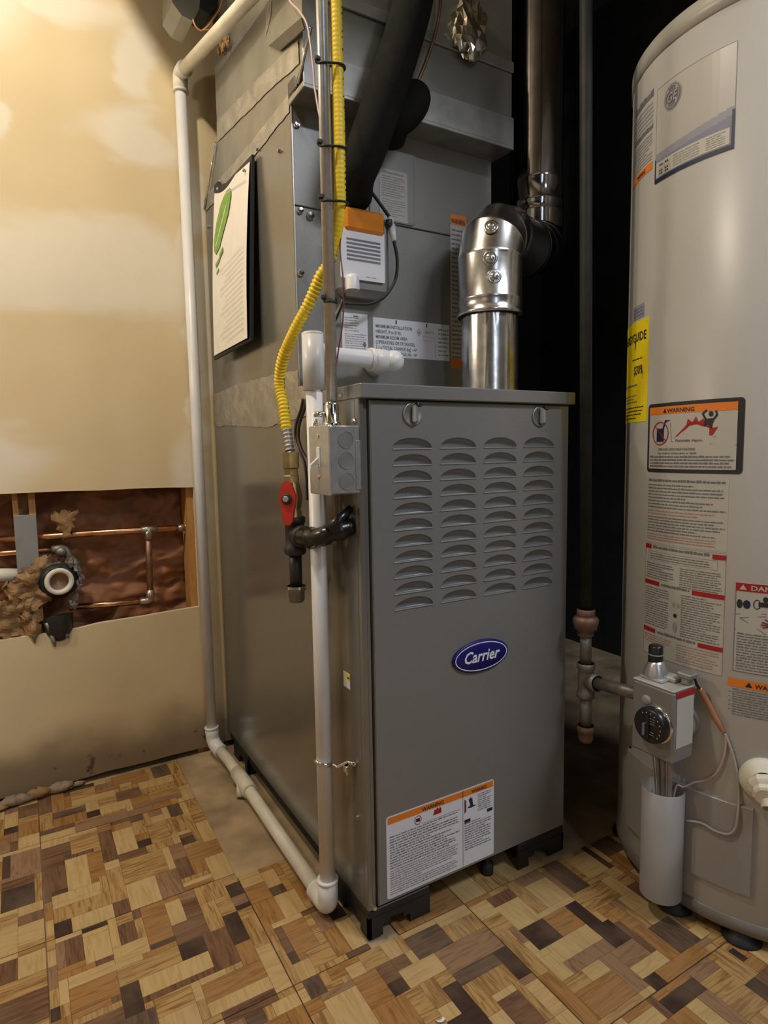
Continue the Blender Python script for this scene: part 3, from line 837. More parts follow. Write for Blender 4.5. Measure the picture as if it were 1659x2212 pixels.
# bright steel strip standing in for the highlight along the front corner
mb = M(); mb.box((-0.0006, YC - .0006, 0.90), (0.0014, YC + .0012, ZC - .004), 0, .0005); obj('lit_corner_strip', mb, G['steel'], coil)
for c_ in [(0.009, YC, 1.361), (0.011, YC, 1.219), (0.030, YC, 1.2135), (0.009, YC, 1.113)]:
    mb = M(); screw(mb, c_, (0, -1, 0), 0.0048 if c_[0] < .02 else 0.0065, 0.006); obj('screw', mb, G['chrome'], coil)
for c_ in [at(558, 322, 'x', 0), at(605, 326, 'x', 0), at(452, 490, 'x', 0)]:
    mb = M(); screw(mb, c_, (-1, 0, 0), 0.0042, 0.005); obj('screw', mb, G['galv_dull'], coil)
# silver tape on the side seam
def side_strip(pts_top, pts_bot, n, seed, m, name, parent, x=0.0, amp=0.0012, label=None):
    rr = random.Random(seed); mb = M(); R_ = 5
    def lerp(pl, t):
        t *= len(pl) - 1; i = min(int(t), len(pl) - 2); f = t - i
        return (pl[i][0] * (1 - f) + pl[i + 1][0] * f, pl[i][1] * (1 - f) + pl[i + 1][1] * f)
    vs = []
    for i in range(n + 1):
        a = lerp(pts_top, i / n); b = lerp(pts_bot, i / n)
        for k in range(R_ + 1):
            t = k / R_
            e = rr.uniform(-.0015, .0015) if k in (0, R_) else 0
            off = -0.0006 - (rr.random() ** 2 * amp if 0 < k < R_ else 0)
            vs.append((x + off, a[0] * (1 - t) + b[0] * t, a[1] * (1 - t) + b[1] * t + e))
    q = R_ + 1
    mb.add(vs, [(i * q + k, (i + 1) * q + k, (i + 1) * q + k + 1, i * q + k + 1) for i in range(n) for k in range(R_)], 0, False)
    vb = [(x + 0.0002, p_[1], p_[2]) for p_ in vs]
    return obj(name, mb, m, parent, label=label, recalc=False)
side_strip([(0.787, 0.948), (0.6, 0.955), (0.40, 0.952), (0.225, 0.945)], [(0.787, 0.905), (0.6, .905), (.40, .905), (.225, .900)], 40, 1, G['tape'], 'foil_tape', coil, label='dull silver foil tape')
side_strip([(0.787, 0.912), (0.6, 0.915), (0.40, 0.918), (0.20, 0.915)], [(0.787, 0.868), (0.6, .862), (.40, .850), (.16, .862)], 40, 2, G['tape'], 'foil_tape', coil, x=-0.0011, label='dull silver foil tape')
side_strip([(0.787, 1.432), (0.66, 1.428), (0.45, 1.418), (0.228, 1.412)], [(0.787, 1.398), (0.66, 1.392), (.45, 1.384), (.228, 1.384)], 40, 3, G['tape'], 'foil_tape', coil, x=-0.0008, label='dull silver foil tape')

# stickers on the coil front
p = Print(on_front(YC)); p.sheet(0.154, 0.979, 0.333, 1.051, G['sticker'], 0.0006)
b1 = 1.051
for i, (tx, wd) in enumerate([('MINIMUM INSTALLATION', .083), ('HEIGHT, 8 m (0 ft).', .058), ('MINIMUM ROOM AREA', .072), ('(OPERATING OR STORAGE),', .090), ('1.1 x TOTAL CHARGE (kg) - m\u00b2', .094), ('(15 x TOTAL CHARGE (lb) - ft\u00b2', .094)]):
    p.text(tx, 0.159, b1 - .0185 - i * .0100, 0.0088, G['inkgrey'], .0009, True, wd)
p.quad(.204, b1 - .009, .2068, b1 - .0015, G['ink'], .0009, 1); p.quad(.2755, b1 - .009, .278, b1 - .002, G['ink'], .0009, 1)
p.poly([(.2525, b1 - .020), (.2585, b1 - .0125), (.2645, b1 - .020), (.2585, b1 - .0275)], G['inkpale'], .0009)
p.poly([(.2545, b1 - .020), (.2585, b1 - .015), (.2625, b1 - .020), (.2585, b1 - .025)], G['sticker'], .0011)
p.ell(.2585, b1 - .0205, .0014, .002, G['ink'], .0013, 8)
p.text('SAFETY', .272, b1 - .0215, .0075, G['inkpale'], .0009, False, .024)
p.words(.305, .986, .331, 1.044, 7, G['inkpale'], .0009, .4, .3)
p.frame(.268, b1 - .036, .296, b1 - .027, .0005, G['inkpale'], .0009)
p.quad(.298, .983, .299, 1.010, G['inkpale'], .0009, 1)
p.done('installation_label', coil, 'white label with minimum installation height text')
p = Print(on_front(YC)); p.sheet(0.088, 0.973, 0.142, 1.054, G['sticker'], 0.0006)
p.words(.112, 1.046, .125, 1.051, 1, G['inkgrey'], .0009)
p.words(.093, 1.020, .124, 1.048, 6, G['inkpale'], .0009, .4, .2); p.words(.093, .976, .139, 1.018, 10, G['inkpale'], .0009, .4, .2)
p.poly([(.130, .998), (.1345, 1.004), (.139, .998), (.1345, .992)], G['inkgrey'], .001)
p.done('rating_label', coil, 'white label with fine grey print')
p = Print(on_front(YC - .0022)); p.sheet(0.172, 1.2335, 0.2335, 1.325, G['sticker_old'], 0.0006)
p.words(.180, 1.316, .226, 1.322, 1, G['inkpale'], .0009); p.words(.177, 1.275, .229, 1.314, 9, G['inkpale'], .0009, .4, .3); p.words(.177, 1.240, .229, 1.272, 8, G['inkpale'], .0009, .3, .5)
p.done('access_label', coil, 'cream label with faint print')
p = Print(on_front(YC)); p.sheet(0.337, 0.965, 0.377, 1.270, G['sticker_old'], 0.0006)
p.quad(.337, 1.250, .377, 1.270, G['orange_ink'], .0009); p.text('WARNING', .339, 1.253, .013, G['ink'], .0012, True, .034)
p.words(.340, .975, .372, 1.245, 30, G['inkgrey'], .0009, .35, .3); p.quad(.337, .965, .377, .985, G['orange_ink'], .001)
p.done('caution_label', coil, 'tall white label with orange ends')

# leak sensor module hanging on the coil front
sen = thing('sensor_module', 'grey control box with amber lens and white printed card on coil front', 'control box', (0.125, YC, 1.06))
mb = M(); mb.box((0.070, YC - .036, 1.078), (0.176, YC - .0005, 1.225), 0, 0.012); obj('housing', mb, G['paint'], sen)
mb = M(); mb.box((0.076, YC - .046, 1.186), (0.158, YC - .0355, 1.226), 0, 0.006); obj('lens', mb, G['amber'], sen, label='amber translucent lens')
p = Print(on_front(YC - .0368)); p.sheet(0.0690, 1.104, 0.158, 1.192, G['sticker'], 0.004, .003)
for i in range(6): p.quad(.080, 1.170 - i * .0068, .149, 1.1735 - i * .0068, G['inkgrey'], .0044)
p.words(.118, 1.109, .141, 1.112, 1, G['inkpale'], .0044)
p.done('printed_card', sen, 'white card with dark lines of print')
mb = M(); mb.lathe([(.0125, 0), (.0125, .020), (.010, .026), (.0001, .0275)], (.086, YC - .049, 1.082), (0.0, 0, 1), 18); obj('cap', mb, G['pvc'], sen, label='white plastic cap')
mb = M(); mb.tube([(.166, YC - .037, 1.213), (.172, YC - .044, 1.213)], .006, 10); obj('grommet', mb, G['dark_steel'], sen)

def px_path(pts, ax, val, n=6): return smooth_path([at(u, v, ax, val) for u, v in pts], n)
cab = thing('sensor_cable', 'black cable with white plug looping from sensor box across coil front', 'cable', at(855, 560, 'y', YC - .02))
mb = M(); mb.tube(px_path([(765, 385), (790, 400), (815, 432), (842, 470)], 'y', YC - .025), .0030, 10); mb.tube(px_path([(851, 522), (858, 560), (855, 600), (838, 632), (815, 650), (790, 657), (745, 655)], 'y', YC - .042), .0030, 10)
obj('cord', mb, G['black'], cab)
mb = M(); a = at(842, 470, 'y', YC - .025); b = at(851, 522, 'y', YC - .042)
mb.tube([a, a.lerp(b, .1), a.lerp(b, .35), a.lerp(b, .36), b], [.004, .0058, .0058, .0078, .0048], 12); obj('plug', mb, G['pvc'], cab, label='white plastic plug')

# ------------------------------------------------------------------ plenum above the coil
YP0, YP1 = 0.165, 0.660
pl = thing('supply_plenum', 'dull sheet metal plenum rising from coil cabinet to the ceiling', 'duct', (W / 2, 0.4, ZC))
mb = M()
lo = [(0.001, 0.228, ZC + .0005), (W - .001, 0.228, ZC + .0005), (W - .001, 0.787, ZC + .0005), (0.001, 0.787, ZC + .0005)]
hi = [(0.0, YP0, 1.440), (W + .003, YP0, 1.440), (W + .003, YP1, 1.515), (0.0, YP1, 1.515)]
mb.add(lo + hi, [(i, (i + 1) % 4, 4 + (i + 1) % 4, 4 + i) for i in range(4)])
obj('transition', mb, G['duct'], pl, recalc=False)
mb = M()
top = [(0.0, YP0, 2.39), (W + .003, YP0, 2.39), (W + .003, YP1, 2.39), (0.0, YP1, 2.39)]
mb.add(hi + top, [(i, (i + 1) % 4, 4 + (i + 1) % 4, 4 + i) for i in range(4)])
obj('duct_body', mb, G['duct'], pl, recalc=False)
mb = M(); mb.box((-0.003, YP0 - .004, 1.392), (W + .006, YP0 + .062, 1.402), 0, .001); mb.box((-0.002, YP0 - .005, 1.536), (W + .005, YP0 - .0004, 1.556), 0, .001); mb.box((-.0025, YP0 - .0045, 1.397), (W + .0055, YP0 - .001, 1.452), 0, .001)
obj('flange', mb, G['galv_dull'], pl)
side_strip([(0.655, 1.555), (0.5, 1.53), (0.33, 1.502), (0.18, 1.475)], [(0.655, 1.512), (0.5, 1.488), (.33, 1.463), (.18, 1.437)], 36, 5, G['tape'], 'foil_tape', pl, x=-.001, label='dull silver foil tape')
for (P0, P1) in ((Vector((-.0035, .663, 1.512)), Vector((-.0035, .785, 1.404))), (at(672, 58, 'x', -.006), at(644, 180, 'x', -.004))):
    mb = M(); mb.tube([P0, P1], .0026, 8); obj('strap', mb, G['chrome'], pl, label='thin bright metal strap')
mb = M(); q_ = [at(580, 99, 'x', -.004), at(650, 38, 'x', -.012), at(657, 62, 'x', -.012), at(603, 110, 'x', -.004)]; mb.add(q_ + [p_ + Vector((.002, 0, 0)) for p_ in q_], [(0, 1, 2, 3), (7, 6, 5, 4)] + [(i, (i + 1) % 4, 4 + (i + 1) % 4, 4 + i) for i in range(4)]); obj('loose_flap', mb, G['dark_steel'], pl)
q_ = [(.33, 1.56), (.30, 1.58), (.26, 1.75), (.30, 1.75)]
mb = M(); mb.add([(-.0008, a_, b_) for a_, b_ in q_], [(0, 1, 2, 3)]); obj('foil_tape', mb, G['tape'], pl, recalc=False)
mb = M(); mb.box((-.0025, .20, 1.395), (.05, .232, 1.432), 0, .004); mb.box((-.004, .19, 1.404), (.03, .222, 1.414), 0, .002); obj('torn_tape', mb, G['dark_steel'], pl)
# crumpled foil patch
mb = M(); mb.ball((0, 0, 0), 1, 22); rr = random.Random(11)
fc = at(1016, 62, 'y', YP0 - .012)
for i, (x_, y_, z_) in enumerate(mb.v):
    k = rr.uniform(.7, 1.2); mb.v[i] = (fc.x + x_ * .040 * k + .012 * z_ * .3, min(YP0 - .0005, fc.y + y_ * .013 * k), fc.z + z_ * .050 * k)
mb.sm = [False] * len(mb.f)
obj('foil_patch', mb, G['foil'], pl, label='crumpled shiny foil patch')

# boxes at the top left, and an unseen duct added to shadow the wall
br = thing('junction_box', 'grey boxy housing hung beside plenum near the wall at top left', 'box', (-0.07, .62, 1.83))
q = [at(372, -60, 'y', .60), at(372, 5, 'y', .60), at(392, 33, 'y', .60), at(417, 46, 'y', .60), at(430, 20, 'y', .60), at(438, -60, 'y', .60)]
mb = M(); n = len(q); mb.add(list(q) + [p_ + Vector((0, .10, .01)) for p_ in q], [tuple(range(n)), tuple(range(n, 2 * n))[::-1]] + [(i, n + i, n + (i + 1) % n, (i + 1) % n) for i in range(n)])
obj('housing', mb, G['duct'], br)
q2 = [at(432, -60, 'y', .62), at(429, 14, 'y', .62), at(452, 32, 'y', .62), at(478, 5, 'y', .62), at(492, -60, 'y', .62)]
mb = M(); n = len(q2); mb.add(list(q2) + [p_ + Vector((0, .08, .01)) for p_ in q2], [tuple(range(n)), tuple(range(n, 2 * n))[::-1]] + [(i, n + i, n + (i + 1) % n, (i + 1) % n) for i in range(n)])
obj('side_panel', mb, G['iron'], br)
tk = thing('shadow_duct', 'round sheet metal duct out of view, added for its shadow on the wall', 'duct', (-.1, .60, 2.02))
mb = M(); mb.tube(smooth_path([(0.0, .46, 1.965), (-.13, .46, 1.965), (-.215, .46, 2.04), (-.235, .46, 2.18), (-.235, .46, 2.38)], 8), .160, 28); obj('pipe', mb, G['duct'], tk)

# ------------------------------------------------------------------ insulated refrigerant lines
ins_ = thing('insulated_pipe', 'thick black foam insulated pipe curving down into the coil front', 'pipe', at(768, 395, 'y', .19))
mb = M(); mb.tube(smooth_path([at(905, -90, 'y', .12), at(893, 0, 'y', .12), at(866, 100, 'y', .12), at(828, 215, 'y', .125), at(790, 325, 'y', .14), at(768, 380, 'y', .165), Vector((.118, .221, 1.262))], 6), [.034] * 36 + [.030], 20)
obj('foam_sleeve', mb, G['foam'], ins_)
mb = M(); mb.tube(smooth_path([at(905, 192, 'y', .150), at(882, 235, 'y', .150), at(852, 262, 'y', .160), at(838, 300, 'y', .19)], 6), [.018, .024, .028, .030, .031, .031, .031, .031, .031, .031, .031, .031, .031, .031, .031, .031, .031, .031, .028], 18)
obj('foam_elbow', mb, G['foam'], ins_)
cl = thing('copper_capillary', 'thin dull copper line dropping in front of plenum to the insulated elbow', 'pipe', at(905, 180, 'y', .13))
mb = M(); mb.tube(smooth_path([at(952, -60, 'y', .135), at(950, 20, 'y', .135), at(935, 90, 'y', .135), at(905, 170, 'y', .135), at(882, 198, 'y', .14)], 6), .0032, 8); obj('tube', mb, G['copper_dull'], cl)
mb = M(); mb.tube([at(886, 190, 'y', .132), at(870, 208, 'y', .132)], [.0042, .003], 8); obj('tip', mb, G['chrome'], cl, label='bright brass tip')

# ------------------------------------------------------------------ vent pipe
vent = thing('vent_pipe', 'galvanized round vent pipe with two elbows above the furnace', 'vent pipe', (0.34, 0.10, 0.899))
vc = Vector((0.345, 0.11, 0)); R1 = 0.0535; R2 = 0.0605
mb = M()
nb = 64; vs = []; prof = [(0.899, 0), (1.02, 0), (1.034, .5), (1.05, 1), (1.06, 1)]
for z_, cr in prof:
    for k in range(nb):
        a = 2 * PI * k / nb
        r = R1 - cr * 0.0016 * (1 + math.sin(a * 24))
        vs.append((vc.x + r * math.cos(a), vc.y + r * math.sin(a), z_))
mb.add(vs, [(i * nb + k, i * nb + (k + 1) % nb, (i + 1) * nb + (k + 1) % nb, (i + 1) * nb + k) for i in range(len(prof) - 1) for k in range(nb)], 0, True)
mb.lathe([(R1, 0), (R1 + .006, .0005), (R1 + .006, .0025), (R1, .004)], (vc.x, vc.y, .899), (0, 0, 1), 40)
obj('straight_pipe', mb, G['galv'], vent)
# lower elbow: collar, then gores
hd = Vector((0.18, 0.075, 0.0)).normalized()       # heading of the crossover
mb = M()
mb.lathe([(R2 - .001, 1.047), (R2 + .0012, 1.0475), (R2 + .0012, 1.053), (R2 - .0005, 1.055), (R2 - .0005, 1.073), (R2 + .0006, 1.075), (R2 - .0005, 1.077), (R2 - .0005, 1.150)], (vc.x, vc.y, 0), (0, 0, 1), 48)
obj('collar', mb, G['galv'], vent)
def gore(c0, t0, c1, t1, r, mb, bead=True):
    """one elbow section between two mitre circles"""
    n = 48; vs = []
    for c, t, rr_ in ((c0, t0, r), (c0 + (c1 - c0) * .07, t0.lerp(t1, .07), r + .0015), (c0 + (c1 - c0) * .14, t0.lerp(t1, .14), r), (c1, t1, r)) if bead else ((c0, t0, r), (c1, t1, r)):
        t = t.normalized(); side = hd.cross(Vector((0, 0, 1))).normalized(); up = side.cross(t).normalized()
        for k in range(n):
            a = 2 * PI * k / n
            vs.append(c + side * (rr_ * math.cos(a)) + up * (rr_ * math.sin(a)))
    m_ = len(vs) // n
    mb.add(vs, [(i * n + k, i * n + (k + 1) % n, (i + 1) * n + (k + 1) % n, (i + 1) * n + k) for i in range(m_ - 1) for k in range(n)], 0, True)
Z0 = 1.150; RB = 0.058
ctr = Vector((vc.x, vc.y, Z0)) + hd * RB
cuts = [0, 34, 62, 90]
def epos(a, c, sgn=1): a = math.radians(a); return c - hd * (RB * math.cos(a)) + Vector((0, 0, 1)) * (RB * math.sin(a)), hd * math.sin(a) + Vector((0, 0, 1)) * math.cos(a)
el = None
for i in range(3):
    mb = M(); c0, t0 = epos(cuts[i], ctr); c1, t1 = epos(cuts[i + 1], ctr)
    gore(c0, t0, c1, t1, R2 - .0005 - .001 * i, mb)
    el = obj('elbow_section', mb, G['galv'], vent)
cA, tA = epos(90, ctr)
vc2 = Vector((0.548, 0.178, 0))
span = (Vector((vc2.x, vc2.y, 0)) - Vector((cA.x, cA.y, 0))).dot(hd)
cB = cA + hd * max(0.012, span - RB)
mb = M(); gore(cA, tA, cB, tA, R2 - .004, mb); obj('crossover', mb, G['galv'], vent)
ctr2 = cB + Vector((0, 0, RB))
def epos2(a): a = math.radians(a); return ctr2 + hd * (RB * math.sin(a)) - Vector((0, 0, 1)) * (RB * math.cos(a)), hd * math.cos(a) + Vector((0, 0, 1)) * math.sin(a)
for i in range(3):
    mb = M(); c0, t0 = epos2(cuts[i]); c1, t1 = epos2(cuts[i + 1]); gore(c0, t0, c1, t1, R2 - .003 - .001 * i, mb)
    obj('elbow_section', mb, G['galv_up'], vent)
cE, tE = epos2(90)
mb = M()
ze = cE.z
mb.lathe([(.0565, ze - .01), (.0565, ze + .02), (.0575, ze + .023), (.0560, ze + .026), (.0560, ze + .040), (.0575, ze + .043), (.0558, ze + .046), (.0555, ze + .085), (.0562, ze + .088), (.0552, ze + .091), (.0552, 2.39)], (cE.x, cE.y, 0), (0, 0, 1), 48)
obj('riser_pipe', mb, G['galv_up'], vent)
print('vent', cA, cB, cE)
def vent_screw(az, z_, r, c=vc):
    d = Vector((math.cos(az), math.sin(az), 0)); base = Vector((c.x, c.y, z_)) + d * (r - .001)
    mb = M(); mb.lathe([(.0135, 0.0005), (.0125, .0022), (.0095, .0012), (.006, .0014), (.006, .006), (.0045, .007), (.0001, .0072)], base, d, 20); obj('screw', mb, G['galv'], vent, label='screw in a round dimple')
toc = math.atan2(CAM.y - vc.y, CAM.x - vc.x)
vent_screw(toc + .02, 1.138, R2); vent_screw(toc + .14, 1.106, R2 - .001)
c_, t_ = epos(26, ctr); d_ = (Vector((CAM.x, CAM.y, c_.z)) - c_).normalized()
mb = M(); mb.lathe([(.0135, 0), (.0125, .0022), (.0095, .0012), (.006, .0014), (.006, .006), (.0045, .007), (.0001, .0072)], c_ + (d_ + Vector((0, 0, .35))).normalized() * (R2 - .002) , (d_ + Vector((0, 0, .35))).normalized(), 20); obj('screw', mb, G['galv'], vent, label='screw in a round dimple')

# ------------------------------------------------------------------ conduit and switch box
cd_ = thing('conduit', 'vertical steel conduit running up from the metal switch box', 'conduit', (-.0255, .036, .836))
CX, CY = -.0275, .033
mb = M(); mb.tube([(CX, CY, .868), (CX, CY, 2.39)], .0089, 20); obj('pipe', mb, G['steel'], cd_)
mb = M(); mb.lathe([(.0135, .838), (.0135, .842), (.0112, .844), (.0112, .868), (.0100, .872), (.009, .873)], (CX, CY, 0), (0, 0, 1), 20); mb.tube([(CX - .011, CY + .004, .855), (CX - .026, CY + .010, .855)], [.0042, .0042], 8)
obj('connector', mb, G['chrome'], cd_)
sb = thing('switch_box', 'steel junction box with white toggle switch on furnace side', 'switch', (-.026, .034, .735))
BX0, BX1, BY0, BY1, BZ0, BZ1 = -.0505, -.0005, -.0035, .067, .735, .8365
mb = M(); mb.box((BX0 + .002, BY0, BZ0), (BX1, BY1, BZ1), 0, .002); obj('box', mb, G['steel'], sb)
mb = M(); mb.box((BX0 - .0015, BY0 - .001, BZ0 - .001), (BX0 + .002, BY1 + .001, BZ1 + .001), 0, .0015); obj('cover_plate', mb, G['steel'], sb)
for i in range(3):
    zc_ = .8155 - i * .0305
    mb = M(); mb.lathe([(.0128, 0), (.0128, .0006), (.0116, .0006), (.0114, .0001), (.0001, .0001)], (-.024, BY0 - .0002, zc_), (0, -1, 0), 26, 0, False); obj('knockout', mb, G['galv_dull'], sb)
mb = M(); mb.box((-.008, BY0 - .0015, BZ0 + .006), (.0, BY0, BZ1 - .022), 0, .0006); obj('side_tab', mb, G['steel'], sb)
mb = M(); mb.box((BX0 - .003, .027, .775), (BX0 - .001, .038, .806), 0, .0008); obj('switch_frame', mb, G['white'], sb, label='white switch collar')
mb = M(); mb.add([(BX0 - .003, .029, .790), (BX0 - .003, .036, .790), (BX0 - .003, .036, .781), (BX0 - .003, .029, .781), (BX0 - .016, .0295, .779), (BX0 - .016, .0355, .779), (BX0 - .0165, .0355, .773), (BX0 - .0165, .0295, .773)],
    [(0, 1, 5, 4), (1, 2, 6, 5), (2, 3, 7, 6), (3, 0, 4, 7), (4, 5, 6, 7)]); obj('toggle', mb, G['white'], sb, label='white toggle lever')
for z_ in (.760, .821):
    mb = M(); screw(mb, (BX0 - .0015, .0325, z_), (-1, 0, 0), .003, .0015); obj('screw', mb, G['chrome'], sb)
mb = M(); mb.tube([(CX - .020, CY + .018, .8375), (CX - .020, CY + .018, .848)], [.004, .003], 8); obj('ground_screw', mb, G['chrome'], sb)

# yellow gas connector
YV = -.050
yl = thing('gas_connector', 'yellow sleeved flexible gas line strapped to conduit and ending at red valve', 'gas line', at(640, 1160, 'x', YV))
pts = [Vector((-.009, .0255, 2.39)), Vector((-.009, .0255, 1.6)), Vector((-.009, .0255, 1.36)), Vector((-.009, .0255, 1.22)), Vector((-.008, .034, 1.145)), Vector((-.013, .060, 1.088)), at(692, 598, 'x', -.021), at(665, 660, 'x', -.034), at(636, 715, 'x', -.046), at(611, 775, 'x', -.052), at(604, 830, 'x', -.051), at(613, 880, 'x', YV), at(619, 928, 'x', YV)]
# keep clear of the conduit where the line swings behind it
pth = smooth_path(pts, 10)
# resample evenly for the corrugations
def resample(P, step):
    out = [P[0]]; acc = 0
    for i in range(1, len(P)):
        a = P[i - 1]; b = P[i]; L_ = (b - a).length; d = step - acc
        while d <= L_ and L_ > 0:
            out.append(a.lerp(b, d / L_)); d += step
        acc = (acc + L_) % step
    out.append(P[-1]); return out
rp = resample(pth, .0016)
cut = next(i for i, q_ in enumerate(rp) if q_.z < 1.10)
rad = []
for i, q_ in enumerate(rp):
    amp = .0002 if q_.z > 1.10 else (.0011 if q_.z > 1.02 else (.0004 if q_.z > .965 else .0013))
    rad.append(.0088 + amp * math.sin(i * 2 * PI / 4))
mb = M(); mb.tube(rp, rad, 14); obj('yellow_sleeve', mb, G['yellow'], yl)
# printed ink along the sleeve
mb = M(); rr = random.Random(2)
for i in range(60, len(rp) - 6, 5):
    if rr.random() < .62:
        d = (rp[i + 2] - rp[i]).normalized(); out_ = Vector((.55, -.8, 0)); out_ = (out_ - d * out_.dot(d)).normalized(); sd = d.cross(out_)
        c = rp[i] + out_ * .0096; L_ = rr.uniform(.001, .0035)
        mb.add([c - sd * .0011, c + sd * .0011, c + sd * .0011 + d * L_, c - sd * .0011 + d * L_], [(0, 1, 2, 3)])
obj('printed_marks', mb, G['ink'], yl, recalc=False)
E1 = at(619, 928, 'x', YV); vx, vy = at(640, 1160, 'x', YV).x, .142
top_z = E1.z
mb = M(); a = Vector(E1); b = Vector((vx, vy + .008, top_z - .040)); n = 45
mb.tube([a.lerp(b, i / n) for i in range(n + 1)], [.0075 + .0014 * math.sin(i * 2 * PI / 7.5) for i in range(n + 1)], 16); obj('steel_bellows', mb, G['steel'], yl, label='bare corrugated steel')
mb = M(); zt = top_z - .038
mb.lathe([(.0145, zt), (.0145, zt - .026), (.012, zt - .028), (.012, zt - .038), (.0135, zt - .040), (.0135, zt - .050)], (vx, vy + .007, 0), (0, 0, 1), 6, 0, False); obj('flare_nut', mb, G['brass'], yl, label='hexagonal brass nut')
zv = zt - .050
vb = mb = M(); mb.lathe([(.0105, zv), (.0125, zv - .006), (.0155, zv - .020), (.0160, zv - .030), (.0135, zv - .042), (.012, zv - .046), (.0145, zv - .048), (.0145, zv - .070)], (vx, vy + .003, 0), (0, 0, 1), 20); obj('valve_body', mb, G['brass'], yl)
hz = zv - .026
mb = M(); P_ = [(.000, .030), (.008, .026), (.011, .014), (.015, .006), (.014, -.006), (.011, -.018), (.009, -.036), (.004, -.043), (-.004, -.043), (-.009, -.036), (-.011, -.018), (-.014, -.006), (-.015, .006), (-.011, .014), (-.008, .026)]
hd2 = Vector((-.72, -.69, 0)); hs = Vector((.69, -.72, 0)); hc = Vector((vx, vy, hz)) + hd2 * .020
m_ = len(P_); mb.add([hc + hs * a_ + Vector((0, 0, b_)) + hd2 * h_ for h_ in (0, .007) for a_, b_ in P_], [tuple(range(m_))[::-1], tuple(range(m_, 2 * m_))] + [(i, (i + 1) % m_, m_ + (i + 1) % m_, m_ + i) for i in range(m_)])
hnd = obj('handle', mb, G['red'], yl, label='red valve handle')
mb = M(); mb.lathe([(.009, 0), (.009, .003), (.0065, .0035), (.0001, .0035)], hc + hd2 * .0068, hd2, 18); mb.lathe([(.0055, 0), (.0055, .004), (.0045, .005), (.0001, .005)], hc + hd2 * .0085, hd2, 6, 1, False); obj('handle_bolt', mb, [G['iron'], G['steel']], hnd)
# black iron tee, drip leg
tz = at(640, 1160, 'x', YV).z + .004; tyc = vy
mb = M()
mb.lathe([(.0165, tz + .030), (.0185, tz + .028), (.0185, tz + .020), (.0160, tz + .017), (.0160, tz - .018), (.0185, tz - .021), (.0185, tz - .031), (.0160, tz - .034)], (vx, tyc, 0), (0, 0, 1), 22)
mb.lathe([(.0155, .010), (.0155, .024), (.0182, .026), (.0182, .036), (.0160, .038), (.0001, .038)], (vx, tyc, tz), (0, -1, 0), 22)
obj('tee', mb, G['iron'], yl, label='black iron tee')
mb = M(); mb.tube([(vx, tyc, tz - .030), (vx, tyc + .001, tz - .094)], .0108, 18); obj('nipple', mb, G['iron'], yl)
mb = M(); mb.lathe([(.0150, tz - .088), (.0160, tz - .092), (.0160, tz - .096), (.0138, tz - .098), (.0138, tz - .112), (.011, tz - .116), (.0001, tz - .117)], (vx, tyc + .001, 0), (0, 0, 1), 20); mb.lathe([(.0165, tz - .0885), (.0165, tz - .0925)], (vx, tyc + .001, 0), (0, 0, 1), 20, 1)
obj('cap', mb, [G['iron_grey'], G['chrome']], yl, label='threaded end cap')
mb = M(); Q = smooth_path([(vx, tyc - .034, tz), (vx, tyc - .060, tz + .001), (vx + .003, tyc - .088, tz + .004), (vx + .020, tyc - .106, tz + .012), (-.0006, tyc - .112, tz + .020)], 6)
rads = [.0145 + .002 * (i % 4 == 0) + .0015 * math.sin(i) for i in range(len(Q))]
mb.tube(Q, rads, 16); obj('taped_elbow', mb, G['tape_black'], yl, label='elbow wound in glossy black tape')
mb = M(); mb.tube([(vx + .012, tyc - .112, tz + .016), (-.0006, tyc - .114, tz + .050)], [.013, .006], 4); obj('tape_tail', mb, G['tape_black'], yl)

# zip ties round conduit and yellow line
for k, (u, v) in enumerate([(718, 112), (718, 300), (715, 425), (712, 648)]):
    z_ = at(u, v, 'x', -.028).z
    c0 = Vector((CX, CY, z_)); c1 = Vector((-.009, .0255, z_))
    if k == 3: c1 = c0
    d = (c1 - c0); d = d.normalized() if d.length > 0 else Vector((0, -1, 0))
    s_ = Vector((0, 0, 1)).cross(d)
    pts = [c1 + (d * math.cos(a) + s_ * math.sin(a)) * .0108 for a in [(-PI / 2 + PI * i / 8) for i in range(9)]] + [c0 + (-d * math.cos(a) - s_ * math.sin(a)) * .0108 for a in [(-PI / 2 + PI * i / 8) for i in range(9)]]
    pts = [p_ + Vector((0, 0, .004 * (1 if p_.y > .03 else -1))) for p_ in pts]; pts.append(pts[0])
    zt_ = thing('cable_tie', ['black cable tie, topmost on conduit and yellow gas line', 'black cable tie, second from top on conduit and yellow gas line', 'black cable tie, third from top, just above the amber lens', 'black cable tie lowest on conduit, by the white plastic cap'][k], 'cable tie', c0, 'cable ties on the conduit')
    mb = M(); mb.tube(pts, .0019, 6, caps=False); obj('band', mb, G['black'], zt_)
    mb = M(); hp = c0 + Vector((-.0115, -.003, .003)); mb.box(hp - Vector((.003, .003, .003)), hp + Vector((.003, .003, .003)), 0, .001); obj('head', mb, G['black'], zt_)

